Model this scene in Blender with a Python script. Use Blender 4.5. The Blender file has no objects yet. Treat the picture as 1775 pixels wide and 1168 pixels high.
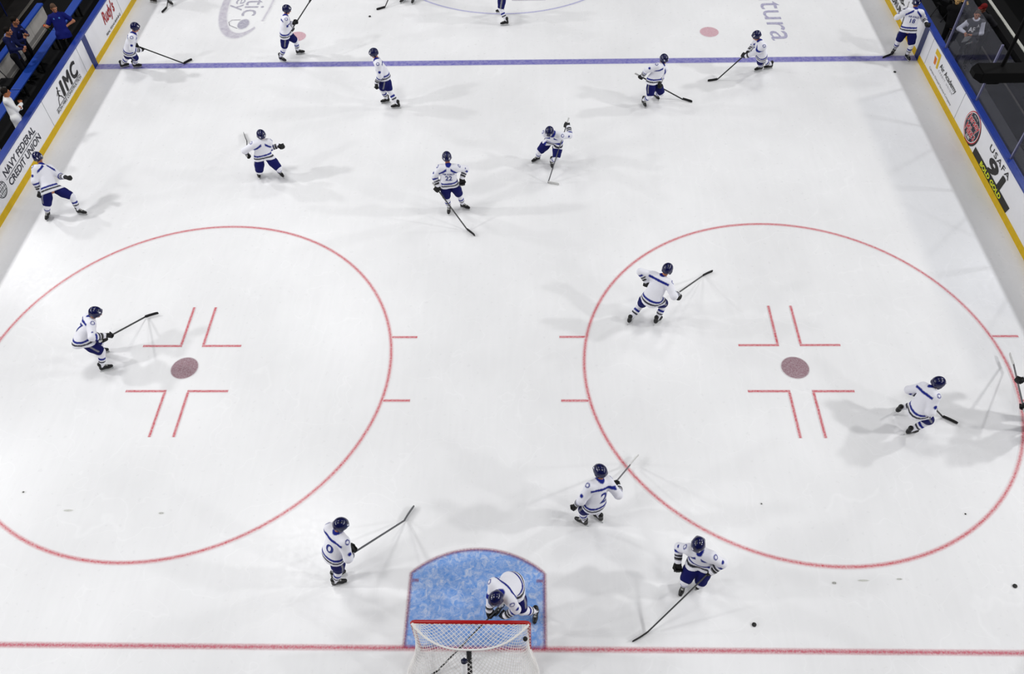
import bpy, bmesh, math, random
import numpy as np
from mathutils import Vector, Matrix
from mathutils.bvhtree import BVHTree
from mathutils.geometry import tessellate_polygon

random.seed(4)
rng = np.random.default_rng(4)
scene = bpy.context.scene
COL = scene.collection
PI = math.pi

# ------------------------------------------------------------------ helpers
def lin(h):
    """'#rrggbb' -> linear rgb tuple"""
    c = [int(h[i:i + 2], 16) / 255 for i in (1, 3, 5)]
    return tuple(x / 12.92 if x <= .04045 else ((x + .055) / 1.055) ** 2.4 for x in c)

def link(o, parent=None):
    COL.objects.link(o)
    if parent is not None:
        o.parent = parent
    return o

def tag(o, label, cat, group=None):
    o['label'] = label; o['category'] = cat
    if group: o['group'] = group
    return o

def struct(o):
    o['kind'] = 'structure'
    return o

def empty(name, loc):
    o = bpy.data.objects.new(name, None)
    o.location = loc; o.empty_display_size = .1
    return link(o)

def np_mesh(name, V, F, smooth=True):
    me = bpy.data.meshes.new(name)
    V = np.asarray(V, np.float32); F = np.asarray(F, np.int32)
    me.vertices.add(len(V)); me.vertices.foreach_set('co', V.ravel())
    n, k = F.shape
    me.loops.add(n * k); me.loops.foreach_set('vertex_index', F.ravel())
    me.polygons.add(n)
    me.polygons.foreach_set('loop_start', np.arange(0, n * k, k, dtype=np.int32))
    me.polygons.foreach_set('loop_total', np.full(n, k, np.int32))
    me.update(calc_edges=True)
    me.polygons.foreach_set('use_smooth', np.full(n, smooth, bool))
    me.validate()
    return me

class MB:
    """collects boxes, prisms and tubes into one mesh"""
    def __init__(s): s.v = []; s.f = []; s.m = []
    def add(s, V, F, mi=0):
        b = len(s.v); s.v += [tuple(map(float, q)) for q in V]
        s.f += [tuple(i + b for i in f) for f in F]; s.m += [mi] * len(F)
        return s
    def box(s, lo, hi, mi=0, bev=0):
        (x0, y0, z0), (x1, y1, z1) = lo, hi
        if bev <= 0:
            V = [(x0,y0,z0),(x1,y0,z0),(x1,y1,z0),(x0,y1,z0),(x0,y0,z1),(x1,y0,z1),(x1,y1,z1),(x0,y1,z1)]
            F = [(3,2,1,0),(4,5,6,7),(0,1,5,4),(1,2,6,5),(2,3,7,6),(3,0,4,7)]
            return s.add(V, F, mi)
        bm = bmesh.new()
        bmesh.ops.create_cube(bm, size=1)
        bmesh.ops.scale(bm, vec=(x1-x0, y1-y0, z1-z0), verts=bm.verts)
        bmesh.ops.translate(bm, vec=((x0+x1)/2, (y0+y1)/2, (z0+z1)/2), verts=bm.verts)
        bmesh.ops.bevel(bm, geom=bm.edges[:], offset=bev, segments=2, affect='EDGES', profile=.5)
        bm.verts.index_update()
        s.add([v.co for v in bm.verts], [[v.index for v in f.verts] for f in bm.faces], mi)
        bm.free(); return s
    def obox(s, c, ax, half, mi=0):
        """box with axes ax (3 unit vectors) and half sizes"""
        c = np.array(c, float); A = [np.array(a, float) * h for a, h in zip(ax, half)]
        V = [c + sx*A[0] + sy*A[1] + sz*A[2] for sx, sy, sz in
             ((-1,-1,-1),(1,-1,-1),(1,1,-1),(-1,1,-1),(-1,-1,1),(1,-1,1),(1,1,1),(-1,1,1))]
        F = [(3,2,1,0),(4,5,6,7),(0,1,5,4),(1,2,6,5),(2,3,7,6),(3,0,4,7)]
        return s.add(V, F, mi)
    def tube(s, pts, r, n=8, mi=0, cap=True, closed=False):
        pts = [np.array(p, float) for p in pts]; N = len(pts)
        rs = r if hasattr(r, '__len__') else [r] * N
        V = []; F = []; ref = None
        for i, p in enumerate(pts):
            a = pts[(i-1) % N] if (closed or i > 0) else pts[i]
            b = pts[(i+1) % N] if (closed or i < N-1) else pts[i]
            d = b - a; d = d / (np.linalg.norm(d) + 1e-12)
            if ref is None:
                ref = np.array((0, 0, 1.)) if abs(d[2]) < .9 else np.array((1., 0, 0))
            u = np.cross(ref, d); u /= np.linalg.norm(u) + 1e-12
            w = np.cross(d, u); ref = w
            for k in range(n):
                t = 2*PI*k/n
                V.append(p + rs[i]*(math.cos(t)*u + math.sin(t)*w))
        M = N if closed else N-1
        for i in range(M):
            for k in range(n):
                a = i*n+k; b = i*n+(k+1) % n; j = ((i+1) % N)*n
                F.append((a, b, j+(k+1) % n, j+k))
        if cap and not closed:
            F.append(tuple(reversed(range(n)))); F.append(tuple((N-1)*n+k for k in range(n)))
        return s.add(V, F, mi)
    def lathe(s, prof, c=(0,0,0), n=20, mi=0):
        V = []; F = []
        for r, z in prof:
            for k in range(n):
                t = 2*PI*k/n; V.append((c[0]+r*math.cos(t), c[1]+r*math.sin(t), c[2]+z))
        for i in range(len(prof)-1):
            for k in range(n):
                F.append((i*n+k, i*n+(k+1) % n, (i+1)*n+(k+1) % n, (i+1)*n+k))
        F.append(tuple(reversed(range(n)))); F.append(tuple((len(prof)-1)*n+k for k in range(n)))
        return s.add(V, F, mi)
    def build(s, name, mats, parent=None, smooth=False, base=None):
        me = bpy.data.meshes.new(name)
        V = s.v if base is None else [tuple(a-b for a, b in zip(q, base)) for q in s.v]
        me.from_pydata(V, [], s.f)
        if not isinstance(mats, (list, tuple)): mats = [mats]
        for m in mats: me.materials.append(m)
        me.polygons.foreach_set('material_index', s.m)
        if smooth:
            me.polygons.foreach_set('use_smooth', [True]*len(s.f))
            try: me.set_sharp_from_angle(angle=math.radians(40))
            except Exception: pass
        me.update()
        return link(bpy.data.objects.new(name, me), parent)

# ---------------------------------------------------------------- materials
def new_mat(name):
    m = bpy.data.materials.new(name); m.use_nodes = True
    nt = m.node_tree; b = nt.nodes['Principled BSDF']
    return m, nt, b

def mat(name, hexc, rough=.5, metal=0., noise=.06, scale=40., spec=.5, bump=0., coat=0.):
    m, nt, b = new_mat(name)
    c = lin(hexc) if isinstance(hexc, str) else hexc
    N = nt.nodes; L = nt.links
    tc = N.new('ShaderNodeTexCoord'); nz = N.new('ShaderNodeTexNoise')
    nz.inputs['Scale'].default_value = scale; nz.inputs['Detail'].default_value = 4
    L.new(tc.outputs['Object'], nz.inputs['Vector'])
    mr = N.new('ShaderNodeMapRange')
    mr.inputs['From Min'].default_value = .25; mr.inputs['From Max'].default_value = .75
    mr.inputs['To Min'].default_value = 1-noise; mr.inputs['To Max'].default_value = 1+noise
    L.new(nz.outputs['Fac'], mr.inputs['Value'])
    mx = N.new('ShaderNodeVectorMath'); mx.operation = 'SCALE'
    mx.inputs[0].default_value = c
    L.new(mr.outputs['Result'], mx.inputs['Scale'])
    L.new(mx.outputs['Vector'], b.inputs['Base Color'])
    b.inputs['Roughness'].default_value = rough; b.inputs['Metallic'].default_value = metal
    b.inputs['Specular IOR Level'].default_value = spec
    b.inputs['Coat Weight'].default_value = coat
    if bump:
        bp = N.new('ShaderNodeBump'); bp.inputs['Strength'].default_value = bump
        L.new(nz.outputs['Fac'], bp.inputs['Height']); L.new(bp.outputs['Normal'], b.inputs['Normal'])
    return m

def vcol_mat(name, rough=.7, spec=.3, noise=.05, scale=60., sheen=0.):
    """cloth / skin: the garment's own colour pattern is a colour attribute, with a woven grain on top"""
    m, nt, b = new_mat(name); N = nt.nodes; L = nt.links
    at = N.new('ShaderNodeAttribute'); at.attribute_name = 'pattern'
    tc = N.new('ShaderNodeTexCoord'); nz = N.new('ShaderNodeTexNoise')
    nz.inputs['Scale'].default_value = scale; nz.inputs['Detail'].default_value = 3
    L.new(tc.outputs['Object'], nz.inputs['Vector'])
    mr = N.new('ShaderNodeMapRange'); mr.inputs['To Min'].default_value = 1-noise; mr.inputs['To Max'].default_value = 1+noise
    L.new(nz.outputs['Fac'], mr.inputs['Value'])
    mx = N.new('ShaderNodeVectorMath'); mx.operation = 'SCALE'
    L.new(at.outputs['Color'], mx.inputs[0]); L.new(mr.outputs['Result'], mx.inputs['Scale'])
    L.new(mx.outputs['Vector'], b.inputs['Base Color'])
    bp = N.new('ShaderNodeBump'); bp.inputs['Strength'].default_value = .25; bp.inputs['Distance'].default_value = .01
    n2 = N.new('ShaderNodeTexNoise'); n2.inputs['Scale'].default_value = 11; n2.inputs['Detail'].default_value = 2
    L.new(tc.outputs['Object'], n2.inputs['Vector']); L.new(n2.outputs['Fac'], bp.inputs['Height'])
    L.new(bp.outputs['Normal'], b.inputs['Normal'])
    b.inputs['Roughness'].default_value = rough; b.inputs['Specular IOR Level'].default_value = spec
    b.inputs['Sheen Weight'].default_value = sheen
    return m

ICE = lin('#eeeeef')
def ice_nodes(nt):
    """colour of bare ice: nearly white, faintly mottled, crossed by fine skate scratches"""
    N = nt.nodes; L = nt.links
    geo = N.new('ShaderNodeNewGeometry')
    n1 = N.new('ShaderNodeTexNoise'); n1.inputs['Scale'].default_value = .35; n1.inputs['Detail'].default_value = 5
    L.new(geo.outputs['Position'], n1.inputs['Vector'])
    mp = N.new('ShaderNodeMapping'); mp.inputs['Rotation'].default_value = (0, 0, .5); mp.inputs['Scale'].default_value = (1.1, .16, 1)
    L.new(geo.outputs['Position'], mp.inputs['Vector'])
    n2 = N.new('ShaderNodeTexNoise'); n2.inputs['Scale'].default_value = 4; n2.inputs['Detail'].default_value = 6; n2.inputs['Distortion'].default_value = 1.6
    L.new(mp.outputs['Vector'], n2.inputs['Vector'])
    # skate cuts: thin rings of a warped voronoi edge
    vo = N.new('ShaderNodeTexVoronoi'); vo.feature = 'DISTANCE_TO_EDGE'; vo.inputs['Scale'].default_value = .9
    n3 = N.new('ShaderNodeTexNoise'); n3.inputs['Scale'].default_value = .6; n3.inputs['Detail'].default_value = 3
    L.new(geo.outputs['Position'], n3.inputs['Vector'])
    ad = N.new('ShaderNodeVectorMath'); ad.operation = 'MULTIPLY_ADD'; ad.inputs[1].default_value = (3, 3, 0)
    L.new(n3.outputs['Color'], ad.inputs[0]); L.new(geo.outputs['Position'], ad.inputs[2])
    L.new(ad.outputs['Vector'], vo.inputs['Vector'])
    cut = N.new('ShaderNodeMapRange'); cut.inputs['From Max'].default_value = .012; cut.inputs['To Min'].default_value = 1; cut.inputs['To Max'].default_value = 0
    L.new(vo.outputs['Distance'], cut.inputs['Value'])
    a = N.new('ShaderNodeMapRange'); a.inputs['From Min'].default_value = .3; a.inputs['From Max'].default_value = .7
    a.inputs['To Min'].default_value = .93; a.inputs['To Max'].default_value = 1.03
    L.new(n1.outputs['Fac'], a.inputs['Value'])
    c = N.new('ShaderNodeMapRange'); c.inputs['From Min'].default_value = .3; c.inputs['From Max'].default_value = .7
    c.inputs['To Min'].default_value = .985; c.inputs['To Max'].default_value = 1.01
    L.new(n2.outputs['Fac'], c.inputs['Value'])
    m1 = N.new('ShaderNodeMath'); m1.operation = 'MULTIPLY'
    L.new(a.outputs['Result'], m1.inputs[0]); L.new(c.outputs['Result'], m1.inputs[1])
    m2 = N.new('ShaderNodeMath'); m2.operation = 'MULTIPLY_ADD'; m2.inputs[1].default_value = .035
    L.new(cut.outputs['Result'], m2.inputs[0]); L.new(m1.outputs['Value'], m2.inputs[2])
    s = N.new('ShaderNodeVectorMath'); s.operation = 'SCALE'; s.inputs[0].default_value = ICE
    L.new(m2.outputs['Value'], s.inputs['Scale'])
    return s.outputs['Vector'], geo, cut.outputs['Result']

def ice_finish(nt, b, geo):
    N = nt.nodes; L = nt.links
    b.inputs['Roughness'].default_value = .3
    b.inputs['Specular IOR Level'].default_value = .42
    n = N.new('ShaderNodeTexNoise'); n.inputs['Scale'].default_value = 9; n.inputs['Detail'].default_value = 6
    L.new(geo.outputs['Position'], n.inputs['Vector'])
    r = N.new('ShaderNodeMapRange'); r.inputs['To Min'].default_value = .2; r.inputs['To Max'].default_value = .42
    L.new(n.outputs['Fac'], r.inputs['Value']); L.new(r.outputs['Result'], b.inputs['Roughness'])
    bp = N.new('ShaderNodeBump'); bp.inputs['Strength'].default_value = .12; bp.inputs['Distance'].default_value = .01
    L.new(n.outputs['Fac'], bp.inputs['Height']); L.new(bp.outputs['Normal'], b.inputs['Normal'])

def ice_mat():
    m, nt, b = new_mat('ice')
    col, geo, cut = ice_nodes(nt); nt.links.new(col, b.inputs['Base Color'])
    ice_finish(nt, b, geo)
    return m

def paint_mat(name, hexc, strength=.85, grain=.7, scale=26., frost=0., over=False):
    """paint lying under worn ice: attribute 'cov' fades its edge, grain breaks it up"""
    m, nt, b = new_mat(name); N = nt.nodes; L = nt.links
    col, geo, cut = ice_nodes(nt)
    at = N.new('ShaderNodeAttribute'); at.attribute_name = 'cov'
    nz = N.new('ShaderNodeTexNoise'); nz.inputs['Scale'].default_value = scale; nz.inputs['Detail'].default_value = 6; nz.inputs['Roughness'].default_value = .7
    L.new(geo.outputs['Position'], nz.inputs['Vector'])
    a = N.new('ShaderNodeMapRange'); a.inputs['From Min'].default_value = .25; a.inputs['From Max'].default_value = .75
    a.inputs['To Min'].default_value = 1-grain; a.inputs['To Max'].default_value = 1+grain*.35
    L.new(nz.outputs['Fac'], a.inputs['Value'])
    mm = N.new('ShaderNodeMath'); mm.operation = 'MULTIPLY'
    L.new(at.outputs['Fac'], mm.inputs[0]); L.new(a.outputs['Result'], mm.inputs[1])
    m2 = N.new('ShaderNodeMath'); m2.operation = 'MULTIPLY'; m2.inputs[1].default_value = strength; m2.use_clamp = True
    L.new(mm.outputs['Value'], m2.inputs[0])
    fac = m2.outputs['Value']
    if frost:
        n4 = N.new('ShaderNodeTexNoise'); n4.inputs['Scale'].default_value = 7; n4.inputs['Detail'].default_value = 8; n4.inputs['Roughness'].default_value = .75; n4.inputs['Distortion'].default_value = .8
        L.new(geo.outputs['Position'], n4.inputs['Vector'])
        r4 = N.new('ShaderNodeMapRange'); r4.inputs['From Min'].default_value = .46; r4.inputs['From Max'].default_value = .72
        r4.inputs['To Min'].default_value = 1; r4.inputs['To Max'].default_value = 1-frost
        L.new(n4.outputs['Fac'], r4.inputs['Value'])
        m3 = N.new('ShaderNodeMath'); m3.operation = 'MULTIPLY'
        L.new(fac, m3.inputs[0]); L.new(r4.outputs['Result'], m3.inputs[1]); fac = m3.outputs['Value']
    mx = N.new('ShaderNodeMix'); mx.data_type = 'RGBA'
    L.new(fac, mx.inputs['Factor']); L.new(col, mx.inputs['A']); mx.inputs['B'].default_value = (*lin(hexc), 1)
    L.new(mx.outputs['Result'], b.inputs['Base Color'])
    ice_finish(nt, b, geo)
    if over:                                            # lies over other paint: fade to clear instead of to bare ice
        b.inputs['Base Color'].default_value = (*lin(hexc), 1); nt.links.remove(b.inputs['Base Color'].links[0])
        tr = N.new('ShaderNodeBsdfTransparent'); ms = N.new('ShaderNodeMixShader')
        L.new(fac, ms.inputs['Fac']); L.new(tr.outputs[0], ms.inputs[1]); L.new(b.outputs[0], ms.inputs[2]); L.new(ms.outputs[0], N['Material Output'].inputs['Surface'])
    return m

M = {}
M['ice'] = ice_mat()
M['red_line'] = paint_mat('red_line_paint', '#c4263e', .95, .6)
M['goal_red'] = paint_mat('goal_line_paint', '#cc4660', .72, .7, over=True)
M['blue_line'] = paint_mat('blue_line_paint', '#5650ac', .92, .35, 9)
M['circle_blue'] = paint_mat('centre_circle_paint', '#7470c4', .7, .5)
M['spot'] = paint_mat('spot_paint', '#7c4a5a', .9, .35, 30)
M['spot_far'] = paint_mat('faded_spot_paint', '#c48a98', .85, .4, 20)
M['crease'] = paint_mat('crease_paint', '#3f86d6', .92, .3, 14, frost=.75)
M['crease_edge'] = paint_mat('crease_edge_paint', '#9c5070', .62, .7, 30, over=True)
M['ice_text'] = paint_mat('ice_lettering_paint', '#7770a4', .8, .5, 12)
M['ice_text_grey'] = paint_mat('grey_ice_lettering_paint', '#85809a', .8, .5, 12)
M['ice_ring'] = paint_mat('ice_ring_paint', '#a097ac', .7, .6, 6)
M['stain'] = paint_mat('ice_stain', '#8c8f78', .55, .5, 30)
M['board'] = mat('white_board', '#f0f0f4', .35, noise=.02, scale=3)
M['kick'] = mat('yellow_kick_plate', '#d8b200', .4, noise=.08, scale=6, spec=.25)
M['cap'] = mat('blue_cap_rail', '#153590', .28, noise=.1, scale=5, spec=.6)
M['stripe'] = mat('blue_stripe_vinyl', '#06226e', .4, noise=.04)
M['ad_black'] = mat('black_vinyl', '#0b0b0d', .45, noise=.05)
M['ad_navy'] = mat('navy_vinyl', '#161a30', .45, noise=.05)
M['ad_red'] = mat('red_vinyl', '#a0101a', .45, noise=.05)
M['ad_jred'] = mat('bright_red_vinyl', '#c0182a', .45, noise=.05)
M['ad_grey'] = mat('grey_vinyl', '#6c6c72', .45, noise=.05)
M['ad_white'] = mat('white_vinyl', '#f2f2f2', .4, noise=.02)
M['ad_yellow'] = mat('yellow_vinyl', '#e0bc0c', .45, noise=.05)
M['ad_lime'] = mat('lime_vinyl', '#e6ee10', .45, noise=.03)
M['ad_orange'] = mat('orange_vinyl', '#e07a10', .45, noise=.05)
M['black'] = mat('matte_black', '#060607', .8, noise=.08, scale=8, spec=.2)
M['dark'] = mat('dark_rubber', '#0c0c0e', .85, noise=.3, scale=10, spec=.2)
M['dark_blue'] = mat('dark_blue_paint', '#0c1c58', .4, noise=.1)
M['bench'] = mat('blue_bench', '#1c46a8', .4, noise=.08)
M['wallpanel'] = mat('pale_wall_panel', '#c4c0ba', .5, noise=.1, scale=4)
M['concrete'] = mat('concrete', '#6a6660', .9, noise=.25, scale=3, spec=.2)
M['concrete_dk'] = mat('dark_concrete', '#1d1b1a', .9, noise=.4, scale=2, spec=.15)
M['greyfloor'] = mat('grey_rubber_floor', '#58585c', .8, noise=.04, scale=3, spec=.2)
M['pale_strip'] = mat('pale_rail', '#c8c8c0', .5, noise=.1)
M['steel'] = mat('steel', '#b8bcc0', .3, metal=.9, noise=.05)
M['post'] = mat('glass_post', '#7c7c9c', .35, metal=.3, noise=.05)
M['netred'] = mat('red_painted_pipe', '#a80c10', .3, noise=.05, spec=.5)
M['cord'] = mat('white_net_cord', '#e6e4e2', .7, noise=.05)
M['pad'] = mat('black_padding', '#101012', .6, noise=.2)
M['puck'] = mat('black_puck_rubber', '#0a0a0b', .6, noise=.2)
M['bottle'] = mat('white_bottle_plastic', '#e8e8ea', .35, noise=.03)
M['bcap'] = mat('navy_bottle_cap', '#0c1430', .3, noise=.05)
M['green'] = mat('green_bottle_plastic', '#0c4a20', .35, noise=.1)
M['orange'] = mat('orange_bottle_cap', '#e85a18', .4, noise=.05)
M['paper'] = mat('white_paper', '#d8d8d6', .7, noise=.03)
M['cloth'] = vcol_mat('cloth', .8, .2)
M['skin'] = vcol_mat('skin', .5, .35, .04)
M['shell'] = vcol_mat('helmet_shell', .22, .6, .02)
M['leather'] = vcol_mat('glove_leather', .55, .35)
M['boot'] = vcol_mat('skate_boot', .4, .4)
M['holder'] = mat('white_blade_holder', '#d8d8d8', .4, noise=.03)
M['shaft'] = mat('black_stick_shaft', '#141416', .4, noise=.1)
M['shaft_grey'] = mat('grey_stick_shaft', '#55565a', .4, noise=.1)
M['tape'] = mat('black_blade_tape', '#161618', .85, noise=.3, scale=80)
M['tape_white'] = mat('white_stick_tape', '#d4d4d2', .8, noise=.1)

def glass_mat():
    m, nt, b = new_mat('rink_glass'); N = nt.nodes; L = nt.links
    tr = N.new('ShaderNodeBsdfTransparent'); tr.inputs['Color'].default_value = (.9, .91, .93, 1)
    gl = N.new('ShaderNodeBsdfGlossy'); gl.inputs['Roughness'].default_value = 0; gl.inputs['Color'].default_value = (.8, .8, .9, 1)
    df = N.new('ShaderNodeBsdfDiffuse'); df.inputs['Color'].default_value = (.6, .62, .7, 1)
    tc = N.new('ShaderNodeTexCoord'); nz = N.new('ShaderNodeTexNoise'); nz.inputs['Scale'].default_value = 1.2; nz.inputs['Detail'].default_value = 1
    L.new(tc.outputs['Object'], nz.inputs['Vector'])
    mr = N.new('ShaderNodeMapRange'); mr.inputs['To Min'].default_value = .005; mr.inputs['To Max'].default_value = .012
    L.new(nz.outputs['Fac'], mr.inputs['Value'])
    a = N.new('ShaderNodeMixShader'); a.inputs['Fac'].default_value = .03
    L.new(tr.outputs[0], a.inputs[1]); L.new(gl.outputs[0], a.inputs[2])
    c = N.new('ShaderNodeMixShader'); L.new(mr.outputs['Result'], c.inputs['Fac'])
    L.new(a.outputs[0], c.inputs[1]); L.new(df.outputs[0], c.inputs[2])
    L.new(c.outputs[0], N['Material Output'].inputs['Surface'])
    return m
M['glass'] = glass_mat()

# -------------------------------------------------------- flat paint in ice
def set_cov(me, vals):
    a = me.attributes.new('cov', 'FLOAT', 'POINT'); a.data.foreach_set('value', np.asarray(vals, np.float32))

def strips(name, lines, m, parent, w, feather=.03, z=.003):
    """lines: list of (points, closed); flat bands with a feathered edge, one mesh"""
    V = []; F = []; C = []
    offs = [(-w/2-feather, 0), (-w/2+feather*.5, 1), (0, 1), (w/2-feather*.5, 1), (w/2+feather, 0)]
    for pts, closed in lines:
        pts = [np.array(p[:2], float) for p in pts]; n = len(pts); b = len(V)
        for i, p in enumerate(pts):
            a = pts[i-1] if (closed or i) else pts[i]
            c = pts[(i+1) % n] if (closed or i < n-1) else pts[i]
            d = (c-a)/np.linalg.norm(c-a); nrm = np.array((-d[1], d[0]))
            for o, cv in offs:
                q = p+nrm*o; V.append((q[0], q[1], z)); C.append(cv)
        k = len(offs)
        for i in range(n if closed else n-1):
            j = (i+1) % n
            for s in range(k-1):
                F.append((b+i*k+s, b+j*k+s, b+j*k+s+1, b+i*k+s+1))
    F = [tuple(reversed(f)) for f in F]
    me = bpy.data.meshes.new(name); me.from_pydata(V, [], F); me.materials.append(m); me.update()
    set_cov(me, C)
    return struct(link(bpy.data.objects.new(name, me), parent))

def disc(name, c, r, m, parent, z=.004, feather=.02, ry=None, n=48):
    ry = ry or r
    V = [(c[0], c[1], z)]; C = [1.]
    for rr, cv in ((.62, 1.), (1-feather/r, 1.), (1+feather/r*.5, 0.)):
        for k in range(n):
            t = 2*PI*k/n; V.append((c[0]+r*rr*math.cos(t), c[1]+ry*rr*math.sin(t), z)); C.append(cv)
    F = [(0, 1+k, 1+(k+1) % n) for k in range(n)]
    for g in range(2):
        F += [(1+g*n+k, 1+(g+1)*n+k, 1+(g+1)*n+(k+1) % n, 1+g*n+(k+1) % n) for k in range(n)]
    me = bpy.data.meshes.new(name); me.from_pydata(V, [], F); me.materials.append(m); me.update(); set_cov(me, C)
    return struct(link(bpy.data.objects.new(name, me), parent))

def arc(c, r, a0, a1, n=64):
    return [(c[0]+r*math.cos(math.radians(a0+(a1-a0)*i/n)), c[1]+r*math.sin(math.radians(a0+(a1-a0)*i/n))) for i in range(n+1)]

# ------------------------------------------------------------------ lettering
def text_verts(body, bold=0., shear=0., spacing=1., extrude=0.):
    cu = bpy.data.curves.new('t', 'FONT'); cu.body = body; cu.size = 1; cu.offset = bold; cu.shear = shear
    cu.space_character = spacing; cu.resolution_u = 3; cu.extrude = extrude
    o = bpy.data.objects.new('t', cu); COL.objects.link(o)
    dg = bpy.context.evaluated_depsgraph_get(); dg.update()
    me = bpy.data.meshes.new_from_object(o.evaluated_get(dg))
    V = np.array([v.co[:] for v in me.vertices]); F = [tuple(p.vertices) for p in me.polygons]
    bpy.data.objects.remove(o); bpy.data.curves.remove(cu); bpy.data.meshes.remove(me)
    return V, F

def fit_text(body, w, h, **kw):
    b = kw.pop('bold', 0)
    V, F = text_verts(body, **kw)
    if b:                                               # heavier weight: the outline laid down again all round itself
        V[:, 2] = 0; sh = [(0, 0)]+[(b*math.cos(k*PI/4), b*math.sin(k*PI/4)) for k in range(8)]; n = len(V)
        F = [tuple(i+n*j for i in f) for j in range(9) for f in F]
        V = np.concatenate([V+np.array([x, y, 0]) for x, y in sh])
        lay = np.repeat(np.arange(9)*.00022, n)
        lo = V.min(0); hi = V.max(0)
        V = (V-lo)/np.maximum(hi-lo, 1e-9)*np.array([w, h, 0]); V[:, 2] = lay
        return V, F
    lo = V.min(0); hi = V.max(0)
    V = (V-lo)/np.maximum(hi-lo, 1e-9)*np.array([w, h, 0])
    return V, F

def place_flat(name, polys, org, X, Y, m, parent):
    """2-D polygons/meshes -> mesh in the plane org + x*X + y*Y"""
    org, X, Y = (np.array(q, float) for q in (org, X, Y)); V = []; F = []; Z = np.cross(X, Y)
    for v2, f in polys:
        b = len(V)
        V += [tuple(org+q[0]*X+q[1]*Y+(q[2] if len(q) > 2 else 0)*Z) for q in v2]; F += [tuple(i+b for i in ff) for ff in f]
    me = bpy.data.meshes.new(name); me.from_pydata(V, [], F); me.materials.append(m); me.update()
    return link(bpy.data.objects.new(name, me), parent)

def poly(pts):
    tri = tessellate_polygon([[Vector((p[0], p[1], 0)) for p in pts]])
    out = []
    for t in tri:
        a, b, c = (pts[i] for i in t)
        s = (b[0]-a[0])*(c[1]-a[1])-(b[1]-a[1])*(c[0]-a[0])
        out.append(tuple(t) if s > 0 else tuple(reversed(t)))
    return (pts, out)

def stroke(pts, w):
    V = []; F = []
    for i in range(len(pts)-1):
        a = np.array(pts[i], float); b = np.array(pts[i+1], float)
        d = (b-a)/np.linalg.norm(b-a); n = np.array((-d[1], d[0]))*w/2; e = d*w*.3; k = len(V)
        V += [tuple(a-n-e), tuple(b-n+e), tuple(b+n+e), tuple(a+n-e)]; F.append((k, k+1, k+2, k+3))
    return (V, F)

def ellipse_ring(c, rx, ry, w, n=40):
    V = []; F = []
    for k in range(n):
        t = 2*PI*k/n
        V += [(c[0]+rx*math.cos(t), c[1]+ry*math.sin(t)), (c[0]+(rx-w)*math.cos(t), c[1]+(ry-w)*math.sin(t))]
    for k in range(n):
        a = 2*k; b = 2*((k+1) % n); F.append((a, b, b+1, a+1))
    return (V, F)

def ellipse(c, rx, ry, n=40):
    return ([(c[0]+rx*math.cos(2*PI*k/n), c[1]+ry*math.sin(2*PI*k/n)) for k in range(n)], [tuple(range(n))])

# ====================================================================== RINK
FT = .3048
XL, XR = -12.79, 12.82
ICE_FAR = 46.0
def rink_outline():
    L = [(XL, ICE_FAR)] + [(XL+8.5+8.5*math.cos(a), 5.2+8.5*math.sin(a)) for a in np.linspace(PI, 1.5*PI, 25)]
    R = [(XR-8.5+8.5*math.cos(a), 5.2+8.5*math.sin(a)) for a in np.linspace(1.5*PI, 2*PI, 25)] + [(XR, ICE_FAR)]
    return L, R
OL, OR = rink_outline()
mb = MB(); pts = OL+OR
mb.add([(x, y, 0) for x, y in pts], [tuple(range(len(pts)))])
floor = struct(mb.build('floor', M['ice']))

L1 = []
for sx in (-1, 1):
    cx, cy = sx*22*FT, 20*FT
    strips('faceoff_circle', [(arc((cx, cy), 15*FT, 0, 360, 120)[:-1], True)], M['red_line'], floor, .048, .036)
    disc('faceoff_spot', (cx, cy), FT*1.0, M['spot'], floor)
    hs = 5.76/2*FT; xx = math.sqrt((15*FT)**2-hs**2)
    hl = []
    for s in (-1, 1):
        for t in (-1, 1):
            hl.append(([(cx+s*(xx+.035), cy+t*hs), (cx+s*(xx+2*FT), cy+t*hs)], False))
    strips('hash_mark', hl, M['red_line'], floor, .05, .022, .0042)
    el = []; ev = []
    for s in (-1, 1):
        for t in (-1, 1):
            x0, y0 = cx+s*.835*FT, cy+t*2.07*FT
            el.append(([(x0+s*2.85*FT, y0), (x0-s*.025, y0)], False)); ev.append(([(x0, y0+t*.035), (x0, y0+t*3.85*FT)], False))
    strips('restraining_mark', el, M['red_line'], floor, .05, .02)
    strips('restraining_mark', ev, M['red_line'], floor, .05, .02, .0042)
strips('goal_line', [([(XL, 0), (-1.22, 0)], False), ([(-1.22, 0), (1.22, 0)], False), ([(1.22, 0), (XR, 0)], False)], M['goal_red'], floor, .055, .04, .005)
BLY = 59.42*FT
strips('blue_line', [([(XL+.02, BLY), (XR-.02, BLY)], False)], M['blue_line'], floor, .27, .03)
disc('faceoff_spot', (22*FT, 64.8*FT), FT, M['spot_far'], floor)
disc('faceoff_spot', (-22*FT, 64.8*FT), FT, M['spot_far'], floor)
strips('centre_circle', [(arc((.1, 84*FT), 15*FT, 0, 360, 120)[:-1], True)], M['circle_blue'], floor, .05, .025)
strips('centre_logo_edge', [([(.3, 21.93), (1.45, 21.93)], False)], M['ice_text_grey'], floor, .07, .03)
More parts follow.
